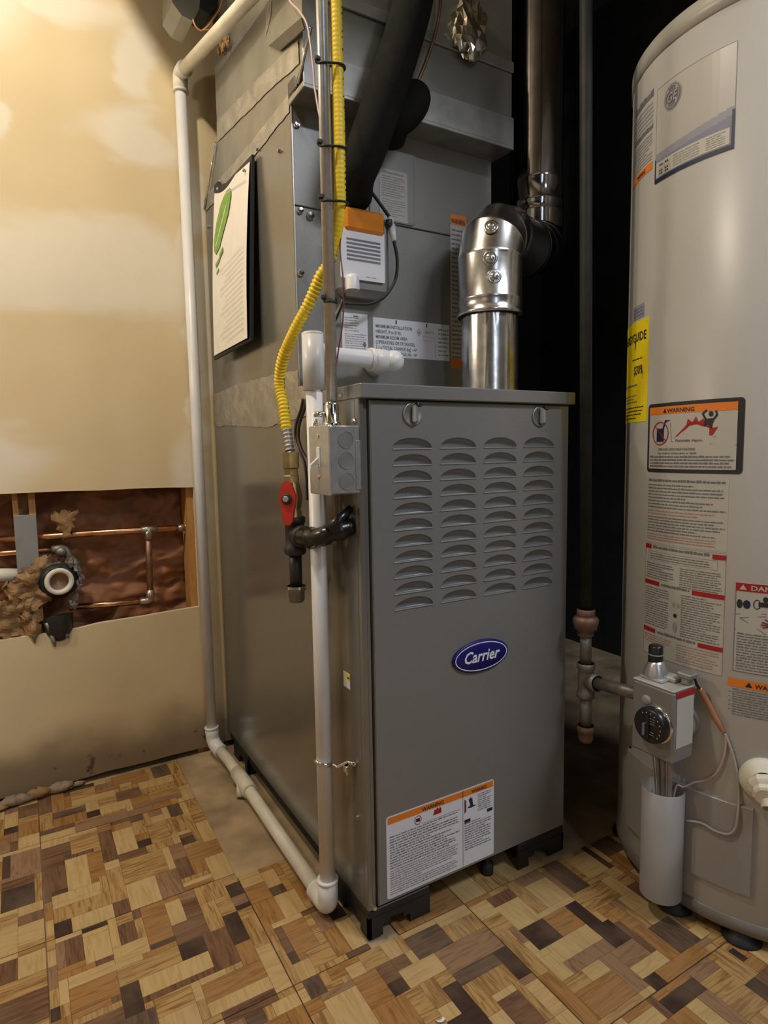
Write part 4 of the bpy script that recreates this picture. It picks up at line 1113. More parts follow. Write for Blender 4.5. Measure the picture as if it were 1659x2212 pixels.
# thermostat wires by the conduit
tw = thing('thermostat_wires', 'thin dark red and pale wires hanging beside the conduit below the card', 'wire', at(738, 660, 'x', -.005))
mb = M(); mb.tube(px_path([(740, 450), (736, 500), (735, 545), (741, 600), (742, 650), (740, 700), (732, 750), (726, 790)], 'x', -.004), .0013, 6); obj('red_wire', mb, G['red_wire'], tw)
mb = M(); mb.tube(px_path([(745, 632), (740, 655), (730, 680), (722, 700), (717, 730), (716, 780)], 'x', -.002), .0016, 6); obj('black_wire', mb, G['black'], tw)
mb = M(); mb.tube(px_path([(739, 648), (733, 664), (724, 682)], 'x', -.006), [.0012] * 12 + [.0022], 6); obj('pale_wire', mb, G['sticker_old'], tw)
pw = thing('pink_wire', 'thin pink wire hanging down in front of plenum corner at top', 'wire', at(672, 200, 'x', -.02))
mb = M(); mb.tube(px_path([(600, -60), (625, 0), (645, 22), (662, 50), (670, 90), (677, 150), (680, 190), (690, 250)], 'x', -.012), .0016, 6); obj('wire', mb, G['pink_wire'], pw)
cw_ = thing('orange_wire', 'slack orange wire looping over white pipe at top left', 'wire', at(430, 65, 'y', .58))
mb = M(); mb.tube(px_path([(417, 42), (422, 56), (434, 66), (448, 58), (462, 38), (478, 10), (490, -60)], 'y', .56), .0019, 6); obj('wire', mb, G['copper_wire'], cw_)
mb = M(); mb.tube(px_path([(440, 64), (458, 64), (475, 55), (490, 38), (497, 22)], 'y', .555), .0014, 6); obj('loop', mb, G['copper_wire'], cw_)
fl = thing('wall_flange', 'torn beige foam and tape lumps beside white pipe at plenum corner', 'insulation', at(482, 95, 'x', -.003))
for k, (u, v, s_) in enumerate([(476, 92, .010), (488, 84, .009), (482, 104, .008), (473, 108, .007), (492, 96, .006)]):
    c = at(u, v, 'x', -.008); mb = M(); mb.ball((0, 0, 0), 1, 10); rr = random.Random(k)
    mb.v = [(min(-.0005, c.x + a_ * s_ * .7), c.y + b_ * s_ * rr.uniform(.6, 1.3), c.z + d_ * s_ * rr.uniform(.9, 1.8)) for a_, b_, d_ in mb.v]; mb.sm = [False] * len(mb.f)
    obj('lump', mb, G['kraft_tan'], fl)
bc = thing('brown_cable', 'pair of dark brown cables curving behind white pipe beside the gas valve', 'cable', at(648, 960, 'x', -.02))
for dx in (0, 7):
    mb = M(); mb.tube(px_path([(655 + dx, 862), (650 + dx, 885), (640 + dx, 915), (638 + dx, 945), (645 + dx, 972), (656 + dx, 995), (662 + dx, 1030), (664 + dx, 1080)], 'x', -.012 - dx * .0006), .0028, 8); obj('cable', mb, G['brown_wire'], bc)

# ------------------------------------------------------------------ condensate drain piping
dr = thing('drain_pipe', 'white plastic condensate pipe down the wall, along the floor and up the furnace', 'pipe', (-.048, .77, 0))
RP = .01335; RF = .0172
WX, WYP = -.0485, .768
HX = -.0335; HY0 = .083; HZ = .0215
def fit90(p0, corner, p1, r_in, m, name='elbow', collar=.010):
    mb = M(); pts = bend(p0, corner, p1, r_in, 8); mb.tube(pts, RF, 22)
    for a, b in ((pts[0], pts[1]), (pts[-1], pts[-2])):
        d = (Vector(b) - Vector(a)).normalized(); mb.lathe([(RP, -.0002), (RF + .0012, 0), (RF + .0012, .004), (RF, .005)], a, d, 22)
    return obj(name, mb, m, dr, label='white plastic elbow')
mb = M(); mb.tube([(WX, WYP, .062), (WX - .004, WYP, 1.665)], RP, 22); obj('wall_pipe', mb, G['pvc'], dr)
tp = Vector((WX - .004, WYP, 1.700)); te = at(600, -70, 'x', -.0205)
fit90((tp.x, tp.y, 1.658), tp, tp + (te - tp).normalized() * .040, .020, G['pvc_cream'])
mb = M(); mb.tube([tp + (te - tp).normalized() * .036, te], RP, 22); obj('upper_pipe', mb, G['pvc_cream'], dr)
lowc = Vector((WX + .002, WYP, .036))
dirf = (Vector((HX, .70, HZ)) - lowc).normalized()
fit90((WX, WYP, .080), lowc, lowc + dirf * .046, .022, G['pvc'])
mb = M(); mb.tube([lowc + dirf * .042, (HX, .66, HZ + .004), (HX, .56, HZ + .003), (HX, HY0 + .040, HZ)], RP, 22); obj('floor_pipe', mb, G['pvc_cream'], dr)
mb = M(); mb.tube([(HX, .600, HZ + .0035), (HX, .500, HZ + .0025)], RF, 22)
obj('coupling', mb, G['pvc_cream'], dr)
mb = M(); tb = at(532, 1742, 'z', .001); mb.tube([(HX - .006, .545, HZ + .002), (HX - .012, .530, .0005)], [RP * .9, RP * .9], 20); obj('branch_stub', mb, G['pvc_cream'], dr)
fit90((HX, HY0 + .052, HZ), (HX, HY0, HZ), (HX, HY0, HZ + .052), .020, G['pvc'])
mb = M(); mb.tube([(HX, HY0, HZ + .046), (HX, HY0 + .001, .905)], RP, 22); obj('riser', mb, G['pvc'], dr)
mb = M(); mb.tube([(HX, HY0 + .001, .895), (HX, HY0 + .001, .982)], [RF, RF], 22); mb.lathe([(RF, 0), (RF + .0003, .003), (RF - .002, .0045), (.0001, .0045)], (HX, HY0 + .001, .980), (0, 0, 1), 22)
obj('standpipe_top', mb, G['pvc'], dr)
mb = M(); mb.tube([(-.004, .137, .965), (.045, .163, .963), (.1, .163, .962), (.128, .163, .962)], .0155, 20); obj('trap_arm', mb, G['pvc'], dr)
mb = M(); mb.tube(bend((.112, .163, .962), (.152, .163, .962), (.152, .2215, .960), .022, 7), .0195, 22); mb.lathe([(.0155, 0), (.0205, .0005), (.0205, .005)], (.112, .163, .962), (1, 0, 0), 22); mb.ball((.160, .158, .961), .0195, 16); obj('trap_elbow', mb, G['pvc'], dr, label='white plastic elbow at the coil')
mb = M(); mb.box((.070, .12, .9000), (.150, .16, .9060), 0, .001); obj('trap_rest', mb, G['galv_dull'], dr)
# clamp
cl_ = thing('pipe_clamp', 'bright metal strap clamp holding white pipe to furnace side near the floor', 'clamp', (HX, HY0, .283))
zc_ = .283
mb = M()
ring = [Vector((HX + (RP + .0022) * math.cos(a), HY0 + (RP + .0022) * math.sin(a), zc_ + .004 * math.sin(a * 1.0 + 1))) for a in [math.radians(60 + 300 * i / 22 - 30) for i in range(-2, 19)]]
mb.tube([(-.001, .030, zc_ + .008), (-.008, .045, zc_ + .008), (-.020, .060, zc_ - .004)] + [Vector((HX + (RP + .002) * math.cos(a), HY0 + (RP + .002) * math.sin(a), zc_ - .004 + .004 * (1 - math.cos(a)))) for a in [math.radians(-60 - i * 15) for i in range(12)]], .0032, 8)
obj('strap', mb, G['chrome'], cl_)
mb = M(); mb.box((-.018, .036, zc_ - .006), (-.008, .046, zc_ + .006), 0, .002); mb.tube([(-.013, .040, zc_ - .014), (-.013, .040, zc_ + .006)], [.0025, .0045], 6); obj('bolt', mb, G['chrome'], cl_)

# ------------------------------------------------------------------ service record board on the coil cabinet side
sr = thing('record_board', 'black framed board with service record sheet hung on coil cabinet side', 'clipboard', (-.012, .55, 1.03))
def on_side(x0_, tilt=0.0):
    # u runs towards the camera (-y), v is height; board leans out towards its foot
    return lambda u, v, h: (x0_ - h - tilt * (1.40 - v), -u, v)
XB = -.004; T_ = .045
p = Print(on_side(XB, T_)); 
u0, u1, v0, v1 = -.672, -.400, 1.020, 1.372
p.poly([(u0, v0), (u1, v0 + .004), (u1, v1 + .010), (u1 - .02, v1 + .006), (u1 - .10, v1 - .008), (u1 - .16, v1 + .020), (u0 + .03, 1.405), (u0, 1.418)], G['black'], .0)
back = [(u0, v0), (u1, v0 + .004), (u1, v1 + .008), (u0 + .10, v1 + .018), (u0 + .035, v1 + .034), (u0 + .03, v1 + .046), (u0, v1 + .048)]
mf = on_side(XB, T_); n = len(back)
mb = M(); mb.add([mf(a, b, 0) for a, b in back] + [mf(a, b, .006) for a, b in back], [tuple(range(n)), tuple(range(n, 2 * n))[::-1]] + [(i, (i + 1) % n, n + (i + 1) % n, n + i) for i in range(n)])
obj('frame', mb, G['black'], sr, label='black board edge')
# curled sheet
mb = M(); nu, nv = 14, 16; vs = []
for i in range(nu + 1):
    for j in range(nv + 1):
        a = i / nu; b = j / nv
        u = u0 + .010 + a * (u1 - u0 - .016)
        vt = 1.368 + .030 * (1 - a) - (.012 * math.sin(PI * min(1, a * 1.6)) if a < .6 else 0) + .0
        vb_ = v0 + .008
        v = vb_ + (vt - vb_) * b
        bow = .008 + .004 * math.sin(PI * b) + .003 * a * (1 - b)
        vs.append(mf(u, v, bow))
mb.add(vs, [(i * (nv + 1) + j, (i + 1) * (nv + 1) + j, (i + 1) * (nv + 1) + j + 1, i * (nv + 1) + j + 1) for i in range(nu) for j in range(nv)], 0, True)
sheet = obj('sheet', mb, G['paper'], sr, label='white ruled sheet')
def sheet_h(u, v):
    a = (u - u0 - .010) / (u1 - u0 - .016); b = (v - v0 - .008) / (.36)
    b = max(0, min(1, b)); return .0008 + .008 + .004 * math.sin(PI * b) + .003 * a * (1 - b) + .0005
p = Print(lambda u, v, h: mf(u, v, sheet_h(u, v) + h))
# leaf logo
leaf = [(-.645, 1.262), (-.628, 1.250), (-.600, 1.258), (-.570, 1.284), (-.535, 1.312), (-.520, 1.345), (-.528, 1.362), (-.560, 1.366), (-.600, 1.352), (-.630, 1.322), (-.648, 1.286)]
p.poly(leaf, G['green'], .0004)
p.line((-.63, 1.268), (-.555, 1.335), .004, G['paper'], .0007)
p.line((-.63, 1.225), (-.60, 1.232), .010, G['green'], .0004); p.line((-.60, 1.236), (-.572, 1.248), .012, G['green'], .0004); p.line((-.622, 1.205), (-.604, 1.213), .006, G['green'], .0004)
p.line((-.565, 1.362), (-.42, 1.338), .0016, G['pencil'], .0004)
for i in range(16): p.line((-.60 + .05 * math.sin(i * 7.0) ** 2, 1.205 - i * .0108), (-.425, 1.213 - i * .0108), .0011, G['pencil'], .0004)
p.done('printed_record', sheet, 'green leaf logo and ruled lines')
for u_, v_ in ((-.62, 1.392), (-.43, 1.36)):
    mb = M(); mb.ball(mf(u_, v_, .012), .0035, 8); obj('rivet', mb, G['galv_dull'], sr)

# ------------------------------------------------------------------ plumbing in the wall opening
YK = 0.905
# kraft faced insulation behind everything
mb = M(); rr = random.Random(4); nx, nz = 150, 80; vs = []
from mathutils import noise as mn
for i in range(nx + 1):
    for j in range(nz + 1):
        x_ = -1.0 + i * (0.955 / nx); z_ = 0.30 + j * (0.50 / nz)
        q = Vector((x_ * 7, z_ * 9, 0))
        yv = YK + .030 * (mn.noise(q)) - .030 * abs(mn.noise(q * 1.7)) - .014 * abs(mn.noise(q * 4))
        vs.append((x_, min(.94, max(.875, yv)), z_))
mb.add(vs, [(i * (nz + 1) + j, (i + 1) * (nz + 1) + j, (i + 1) * (nz + 1) + j + 1, i * (nz + 1) + j + 1) for i in range(nx) for j in range(nz)], 0, True)
obj('insulation_batt', mb, G['kraft'], label='wrinkled brown kraft paper insulation inside the wall opening', cat='insulation', recalc=False)
for k, (sx0, sx1, lb) in enumerate([(-.462, -.416, 'pale pine stud with grey metal plate inside the wall opening'), (-.0755, -.040, 'pale pine stud at the right end of the wall opening')]):
    st = thing('wall_stud', lb, 'stud', ((sx0 + sx1) / 2, .85, -.003))
    mb = M()
    if k == 0:
        # stud with the notch burnt into it for pipes
        mb.box((sx0, .826, -.003), (sx1, .872, .545)); mb.box((sx0, .826, .545), (sx0 + .011, .872, .74)); mb.box((sx1 - .014, .826, .545), (sx1, .872, .74)); mb.box((sx0, .858, .545), (sx1, .872, 2.39)); mb.box((sx0, .826, .725), (sx1, .872, 2.39))
    else: mb.box((sx0, .815, -.003), (sx1, .872, 2.39))
    obj('timber', mb, G['stud'], st)
    if k == 0:
        mb = M(); mb.box((sx0 + .0005, .8235, .530), (sx1 - .0005, .8255, .664), 0, .0006); obj('nail_plate', mb, G['plate'], st, label='grey zinc nail plate')
def hp(u, v, y=.85): return at(u, v, 'y', y)
cp_ = thing('copper_pipes', 'copper water pipes with soldered tee and elbow inside the wall opening', 'pipe', hp(322, 1145))
rp_ = .0079
A_ = hp(-40, 1168, .838); Bq = hp(320, 1144, .838); Cq = hp(398, 1140, .838); Dq = hp(325, 1298, .838); Eq = hp(150, 1312, .838)
mb = M(); mb.tube([A_, Bq, Cq], rp_, 16); obj('upper_pipe', mb, G['copper'], cp_)
mb = M(); mb.tube([Bq, Dq], rp_, 16); obj('drop_pipe', mb, G['copper_dull'], cp_)
mb = M(); mb.tube([Dq, Eq], rp_, 16); obj('lower_pipe', mb, G['copper'], cp_)
mb = M(); mb.tube([Bq.lerp(A_, .05), Bq, Bq.lerp(Cq, .25)], rp_ * 1.25, 16); mb.tube([Bq, Bq.lerp(Dq, .14)], rp_ * 1.25, 16); obj('tee', mb, G['solder'], cp_, label='grey soldered tee')
mb = M(); mb.tube(bend(Dq.lerp(Bq, .16), Dq, Dq.lerp(Eq, .14), .012), rp_ * 1.3, 16); obj('elbow', mb, G['solder'], cp_, label='grey soldered elbow')
mb = M(); mb.tube([Cq.lerp(Bq, .18), Cq], rp_ * 1.25, 16); mb.lathe([(.0135, 0), (.0135, .010), (.010, .012), (.0001, .012)], Cq + Vector((.006, .008, -.004)), (0, -1, 0), 8, 1, False); obj('end_cap', mb, [G['solder'], G['steel']], cp_, label='soldered stop end')
c2 = thing('second_copper_pipe', 'short bright copper pipe with crusted valve behind the grey nail plate', 'pipe', hp(60, 1190))
mb = M(); mb.tube([hp(-40, 1198, .840), hp(128, 1187, .840)], rp_ * .85, 14); obj('pipe', mb, G['copper'], c2)
mb = M(); mb.tube(bend(hp(112, 1188, .840), hp(140, 1184, .838), hp(165, 1235, .835), .014), .0098, 14); mb.ball(hp(132, 1192, .832), .013, 12); mb.tube([hp(150, 1205, .832), hp(170, 1228, .832)], [.009, .014], 12); obj('valve', mb, G['iron_grey'], c2, label='dull crusted valve body')
# waste fitting with a white ring
wf = thing('waste_fitting', 'black drain fitting with white threaded ring wrapped in torn kraft paper', 'drain fitting', hp(135, 1262, .81))
c = hp(128, 1256, .790)
ax_ = Vector((.12, -1, .02)).normalized()
mb = M(); mb.lathe([(.041, .07), (.041, .012), (.034, .004), (.030, .0)], c - ax_ * .0, -ax_, 24); mb.lathe([(.034, .0), (.036, .012), (.046, .018), (.045, .075)], c, -ax_, 9, 0, False); obj('body', mb, G['iron'], wf)
mb = M(); mb.lathe([(.0215, .020), (.0205, -.002), (.0220, -.006), (.0300, -.007), (.0315, -.002), (.0315, .008)], c, -ax_, 32); obj('ring', mb, G['pvc_cream'], wf, label='white threaded ring')
mb = M(); mb.lathe([(.021, .010), (.0001, .016)], c, -ax_, 20); obj('plug', mb, G['copper_dull'], wf)
mb = M(); mb.tube([hp(-60, 1243, .845), hp(45, 1243, .842)], .0165, 18); obj('white_arm', mb, G['pvc_cream'], wf, label='off white plastic arm')
def crumple(mb, uvs, y, seed, amp=.014, n=16):
    """a torn, creased sheet between four corner points of the opening"""
    C4 = [hp(u, v, y) for u, v in uvs]; rr = random.Random(seed); o_ = Vector((seed * 3.1, 0, 0)); vs = []
    for i in range(n + 1):
        for j in range(n + 1):
            a, b = i / n, j / n
            q = (C4[0] * (1 - a) + C4[1] * a) * (1 - b) + (C4[3] * (1 - a) + C4[2] * a) * b
            e = .008 if i in (0, n) or j in (0, n) else 0.0015
            fold = abs(mn.noise(q * 28 + o_)) * amp * 1.6 + mn.noise(q * 60 + o_) * amp * .5
            vs.append((q.x + rr.uniform(-e, e), min(.862, q.y - fold + amp * (a - .5) ** 2 * 4), q.z + rr.uniform(-e, e)))
    mb.add(vs, [(i * (n + 1) + j, (i + 1) * (n + 1) + j, (i + 1) * (n + 1) + j + 1, i * (n + 1) + j + 1) for i in range(n) for j in range(n)], 0, False)
mb = M()
for k, (q_, y_) in enumerate([([(95, 1195), (128, 1215), (75, 1310), (5, 1275)], .806), ([(8, 1262), (100, 1225), (110, 1300), (20, 1335)], .800), ([(-60, 1300), (60, 1290), (70, 1375), (-60, 1380)], .806), ([(40, 1300), (85, 1290), (88, 1372), (50, 1378)], .800)]):
    crumple(mb, q_, y_, k + 1)
obj('torn_paper', mb, G['kraft_tan'], wf, label='torn tan kraft paper')
mb = M(); rr = random.Random(10)
for (u, v) in [(168, 1232), (172, 1262), (163, 1290), (150, 1215), (176, 1250), (158, 1305)]:
    c_ = hp(u, v, .806); b0_ = len(mb.v); mb.ball((0, 0, 0), 1, 8)
    for i in range(b0_, len(mb.v)):
        a_, b_, d_ = mb.v[i]; k = rr.uniform(.5, 1.3); mb.v[i] = (c_.x + a_ * .010 * k, c_.y + b_ * .010 * k, c_.z + d_ * .013 * k)
mb.sm = [False] * len(mb.f)
obj('crust', mb, G['iron_grey'], wf)
mb = M(); crumple(mb, [(112, 1110), (165, 1104), (158, 1130), (138, 1162)], .826, 9, .006, 8); obj('torn_flap', mb, G['kraft_tan'], wf, label='torn flap of kraft paper over copper pipe')
mb = M()
for (u, v, du, dv) in [(70, 1360, 6, 30), (100, 1345, 14, 32), (112, 1372, 8, 26), (140, 1368, 10, 10)]:
    a_ = hp(u, v, .797); b_ = hp(u + du, v + dv, .7965); mb.tube([a_, a_.lerp(b_, .6), b_], [.006, .005, .0008], 5)
obj('hanging_shreds', mb, G['iron_grey'], wf)
mb = M(); mb.lathe([(.036, 0), (.030, .04), (.012, .06)], hp(122, 1330, .82), (0.1, -.2, -1), 12); obj('dark_trap', mb, G['iron'], wf)

# ------------------------------------------------------------------ water heater
TX, TY, TR, TZ0, TZ1 = 0.7304, -0.2132, 0.2470, 0.020, 1.466
wh = thing('water_heater', 'tall off white gas water heater standing at right of the furnace', 'water heater', (TX, TY, 0))
mb = M(); mb.lathe([(TR - .001, TZ0 + .022), (TR, TZ0 + .024), (TR, TZ1 - .034), (TR - .001, TZ1 - .033)], (TX, TY, 0), (0, 0, 1), 128); jacket = obj('jacket', mb, G['tank'], wh)
mb = M(); mb.lathe([(TR - .004, TZ1 - .0345), (TR + .0022, TZ1 - .034), (TR + .0022, TZ1 - .004), (TR - .001, TZ1), (TR - .02, TZ1 + .004), (.001, TZ1 + .010)], (TX, TY, 0), (0, 0, 1), 128); obj('top_rim', mb, G['tank_rim'], wh, label='cream top cover with rolled rim')
mb = M(); mb.lathe([(TR - .03, TZ0 - .002), (TR + .0008, TZ0), (TR + .0026, TZ0 + .003), (TR + .0026, TZ0 + .0225), (TR - .002, TZ0 + .0235)], (TX, TY, 0), (0, 0, 1), 128); obj('base_ring', mb, G['base_grey'], wh)
for (u, v) in ((1452, 1952), (1352, 1795), (1600, 2030)):
    q = at(u, v, 'z', 0.004); d = (Vector((TX, TY, 0)) - Vector((q.x, q.y, 0))); q = Vector((TX, TY, 0)) - d.normalized() * (TR - (.012 if u == 1452 else .02))
    mb = M(); mb.lathe([(.030, 0), (.030, .006), (.022, .010), (.020, .020)], (q.x, q.y, 0), (0, 0, 1), 20); obj('foot', mb, G['black'], wh, label='black round foot')

def on_tank(r=TR, thc=180.0):
    # u in metres round the jacket, measured from angle thc, increasing to the right as seen; v is height
    t0 = math.radians(thc)
    return lambda u, v, h: (TX + (r + h) * math.cos(t0 + u / r), TY + (r + h) * math.sin(t0 + u / r), v)
def U(th): return math.radians((th % 360) - 180.0) * TR       # angle to u
ON = on_tank()
# energy guide
p = Print(ON); u1 = U(158.5); u0 = u1 - .130
u1 = U(158.6 - 0)
# angles fall away to the left of the picture, so left is a smaller angle
u0 = u1 - .135
p.sheet(u0, .842, u1, 1.019, G['yellow_ink'], .0006)
p.text('ENERGYGUIDE', u0 + .006, .984, .021, G['ink'], .0010, True, .122)
p.line((u0 + .006, 1.012), (u1 - .006, 1.012), .0015, G['ink'], .0010)
p.line((u0 + .02, .975), (u0 + .09, .978), .002, G['inkgrey'], .0010); p.poly([(u0 + .086, .985), (u0 + .091, .985), (u0 + .0885, .966)], G['ink'], .001)
p.line((u0 + .004, .966), (u1 - .004, .966), .0008, G['inkgrey'], .0010)
p.text('$309', u1 - .052, .926, .022, G['ink'], .0010, True, .034)
p.words(u1 - .062, .951, u1 - .018, .955, 1, G['ink'], .001)
p.line((u0 + .01, .917), (u1 - .018, .919), .0018, G['ink'], .0010); p.poly([(u1 - .020, .930), (u1 - .016, .930), (u1 - .018, .921)], G['ink'], .001)
p.words(u0 + .006, .905, u1 - .03, .911, 1, G['inkgrey'], .001); p.line((u0 + .004, .899), (u1 - .004, .899), .0006, G['inkgrey'], .001)
p.words(u0 + .006, .876, u1 - .035, .893, 3, G['inkgrey'], .001, .3); p.words(u0 + .006, .847, u1 - .012, .872, 4, G['ink'], .001, .3)
p.done('energy_label', wh, 'yellow energy guide label')
p = Print(ON); p.sheet(U(155.5) - .05, 1.023, U(154.8), 1.046, G['slate2'], .0006); p.words(U(155.5) - .045, 1.026, U(154.2), 1.043, 3, G['slate'], .001, .5)
p.done('small_label', wh, 'small lilac grey label')
# blue maker label
p = Print(ON); u0, u1 = U(160.2), U(192.4)
p.sheet(u0, 1.2300, u1, 1.378, G['tank'], .0005)
def shear_v(u, base_l, base_r): return base_l + (base_r - base_l) * (u - u0) / (u1 - u0)
N_ = 12
for i in range(N_):
    a = u0 + (u1 - u0) * i / N_; b = u0 + (u1 - u0) * (i + 1) / N_
    p.quad(a, 1.2305, b, 1.276 + .016 * (i / N_) ** 2, G['slate2'], .0008, 1); p.quad(a, 1.2305, b, 1.264 + .016 * (i / N_) ** 2, G['slate'], .0011, 1); p.quad(a, 1.2305, b, 1.2365, G['navy'], .0016, 1)
p.quad(u1 - .0035, 1.2305, u1, 1.285, G['navy'], .0016, 1); p.quad(u0, 1.2305, u0 + .0018, 1.268, G['navy'], .0016, 1)
p.quad(u0 + .004, 1.2385, u1 - .006, 1.2615, G['sticker_old'], .0014)
for i in range(7):
    for j in range(4): p.quad(u0 + .008 + i * .0042, 1.2405 + j * .0045, u0 + .0108 + i * .0042, 1.2435 + j * .0045, G['ink'] if (i * j + i) % 3 else G['sticker_old'], .0018, 1)
p.words(u0 + .042, 1.2405, u1 - .05, 1.2595, 5, G['inkpale'], .0018, .5, .3); p.words(u1 - .04, 1.2405, u1 - .012, 1.2595, 6, G['inkpale'], .0018, .4, .3)
cu, cv = U(168.6), 1.350
p.ell(cu, cv, .0185, .0205, G['inkpale'], .0010, 32); p.ell(cu, cv, .0165, .0185, G['inkgrey'], .0013, 32); p.ring(cu, cv, .0145, .0165, .0012, G['inkpale'], .0016)
p.text('GE', cu, cv - .0072, .0195, G['inkpale'], .0018, True, .0225, .2, True)
for a in (45, 135, 225, 315):
    p.ell(cu + .0125 * math.cos(math.radians(a)), cv + .0145 * math.sin(math.radians(a)), .0022, .0035, G['inkpale'], .0017, 10)
p.frame(u0, 1.230, u1, 1.378, .0006, G['slate2'], .0009)
p.done('maker_label', wh, 'pale label with round monogram and blue band')
# instructions at far left
p = Print(ON); u1 = U(158.0)
p.words(u1 - .075, 1.372, u1, 1.386, 1, G['inkgrey'], .0006, .8, .1, .004); p.words(u1 - .085, 1.335, u1, 1.370, 5, G['inkpale'], .0006, .5)
p.words(u1 - .075, 1.322, u1, 1.333, 1, G['inkgrey'], .0006, .8, .1); p.words(u1 - .085, 1.275, u1, 1.320, 9, G['inkpale'], .0006, .45)
p.quad(u1 - .085, 1.260, u1, 1.272, G['orange_ink'], .0006); p.text('WARNING', u1 - .055, 1.2625, .009, G['ink'], .0009, True, .034)
p.done('instruction_print', wh, 'fine print with an orange band')
# black framed warning
p = Print(ON); u0, u1, v0, v1 = U(159.8), U(199.0), .7545, .8695
p.sheet(u0, v0, u1, v1, G['ink'], .0008, .006)
a0, a1, b0, b1 = u0 + .0055, u1 - .009, v0 + .006, v1 - .006
p.quad(a0, b0, a1, b1, G['sticker_old'], .0012)
p.quad(a0, b1 - .0125, a1, b1, G['orange_ink'], .0016); p.text('\u25b2WARNING'.replace('\u25b2', ''), a0 + .041, b1 - .0105, .0095, G['ink'], .0019, True, .050)
p.poly([(a0 + .032, b1 - .0105), (a0 + .040, b1 - .0105), (a0 + .036, b1 - .003)], G['ink'], .0019)
cx_, cz_ = a0 + .027, b1 - .044
p.ring(cx_, cz_, .0180, .0195, .0016, G['red_ink'], .0020, 36)
p.quad(cx_ - .008, cz_ - .014, cx_ + .008, cz_ + .008, G['navy'], .0016, 1); p.poly([(cx_ + .004, cz_ + .007), (cx_ + .008, cz_ + .007), (cx_ + .012, cz_ + .018), (cx_ + .022, cz_ + .021), (cx_ + .010, cz_ + .022)], G['navy'], .0016)
p.line((cx_ - .013, cz_ + .013), (cx_ + .013, cz_ - .013), .0016, G['red_ink'], .0021)
fx, fz = a0 + .058, b1 - .050
p.poly([(fx, fz), (fx + .012, fz + .010), (fx + .020, fz + .018), (fx + .022, fz + .028), (fx + .030, fz + .022), (fx + .036, fz + .031), (fx + .040, fz + .022), (fx + .048, fz + .027), (fx + .052, fz + .016), (fx + .060, fz + .020), (fx + .062, fz + .012), (fx + .070, fz + .013), (fx + .062, fz)], G['red_ink'], .0016)
px_, pz_ = fx + .056, fz + .030
p.ell(px_ + .003, pz_ + .0035, .0035, .0042, G['ink'], .0020, 14); p.poly([(px_ - .006, pz_ - .004), (px_ + .009, pz_ - .003), (px_ + .006, pz_ - .012), (px_ + .004, pz_ - .020), (px_ - .001, pz_ - .012), (px_ - .008, pz_ - .016)], G['ink'], .0020)
p.line((px_ - .005, pz_ - .004), (px_ - .010, pz_ + .005), .0030, G['ink'], .0020); p.line((px_ - .010, pz_ + .004), (px_ - .003, pz_ + .010), .0028, G['ink'], .0020)
p.line((px_ + .008, pz_ - .004), (px_ + .012, pz_ + .002), .0030, G['ink'], .0020); p.line((px_ + .012, pz_ + .001), (px_ + .010, pz_ + .008), .0028, G['ink'], .0020)
p.text('Flammable Vapors', fx + .001, fz - .0085, .0062, G['ink'], .0018, False, .046)
p.line((cx_ + .021, cz_ + .017), (cx_ + .024, cz_ - .014), .0007, G['inkgrey'], .0018); p.line((cx_ + .024, cz_ - .014), (fx + .062, fz - .013), .0007, G['inkgrey'], .0018); p.line((fx - .003, fz - .002), (fx + .068, fz - .002), .0006, G['inkgrey'], .0018)
p.line((a0, b1 - .0655), (a1, b1 - .0655), .0008, G['ink'], .0018)
p.text('FIRE AND EXPLOSION HAZARD', a0 + .024, b1 - .0725, .0058, G['ink'], .0018, False, .070); p.text('Can result in serious injury or death', a0 + .022, b1 - .0785, .0055, G['ink'], .0018, False, .074)
p.words(a0 + .003, b0 + .002, a1 - .003, b1 - .080, 4, G['inkgrey'], .0018, .5, .4)
p.done('warning_label', wh, 'black framed flammable vapors warning label')
# text blocks
p = Print(ON); u0, u1 = U(160.4), U(195.0)
p.sheet(u0, .6335, u1, .7465, G['sticker_old'], .0004); p.words(u0 + .003, .737, u1 - .003, .745, 1, G['inkgrey'], .0008, .5, .2); p.words(u0 + .003, .693, u1 - .003, .736, 8, G['inkgrey'], .0008, .42, .5)
p.words(u0 + .003, .682, u1 - .003, .692, 2, G['inkpink'], .0008, .42, .3); p.words(u0 + .003, .652, u1 - .003, .681, 6, G['inkgrey'], .0008, .42, .5); p.words(u0 + .003, .638, u1 - .012, .651, 3, G['inkpink'], .0008, .42, .5)
p.done('text_label', wh, 'cream label filled with fine text')
p = Print(ON)
p.sheet(u0, .436, u1, .6310, G['sticker_old'], .0004); p.frame(u0, .436, u1, .631, .0005, G['inkpink'], .0007)
for zz_, l0, r0 in ((.6225, .015, .030), (.560, .036, .060), (.476, .030, .048)):
    p.quad(u0, zz_, u0 + l0, zz_ + .0075, G['red_ink'], .0009); p.quad(u1 - r0 + .01, zz_ - .002, u1, zz_ + .0055, G['red_ink'], .0009); p.words(u0 + l0 + .004, zz_, u1 - r0 + .006, zz_ + .007, 1, G['inkgrey'], .0009, .6, .05)
mid = (u0 + u1) / 2
p.frame(u0 + .008, .603, u1 - .012, .619, .0005, G['inkpale'], .0008); p.words(u0 + .013, .605, u1 - .018, .617, 3, G['inkgrey'], .0009, .35, .4)
p.words(u0 + .004, .571, mid - .008, .600, 7, G['inkgrey'], .0009, .38, .5); p.words(mid + .002, .566, u1 - .004, .600, 9, G['inkgrey'], .0009, .38, .4)
p.words(u0 + .003, .488, mid - .016, .557, 17, G['inkgrey'], .0009, .36, .4); p.words(mid + .006, .484, u1 - .004, .556, 18, G['inkgrey'], .0009, .36, .4)
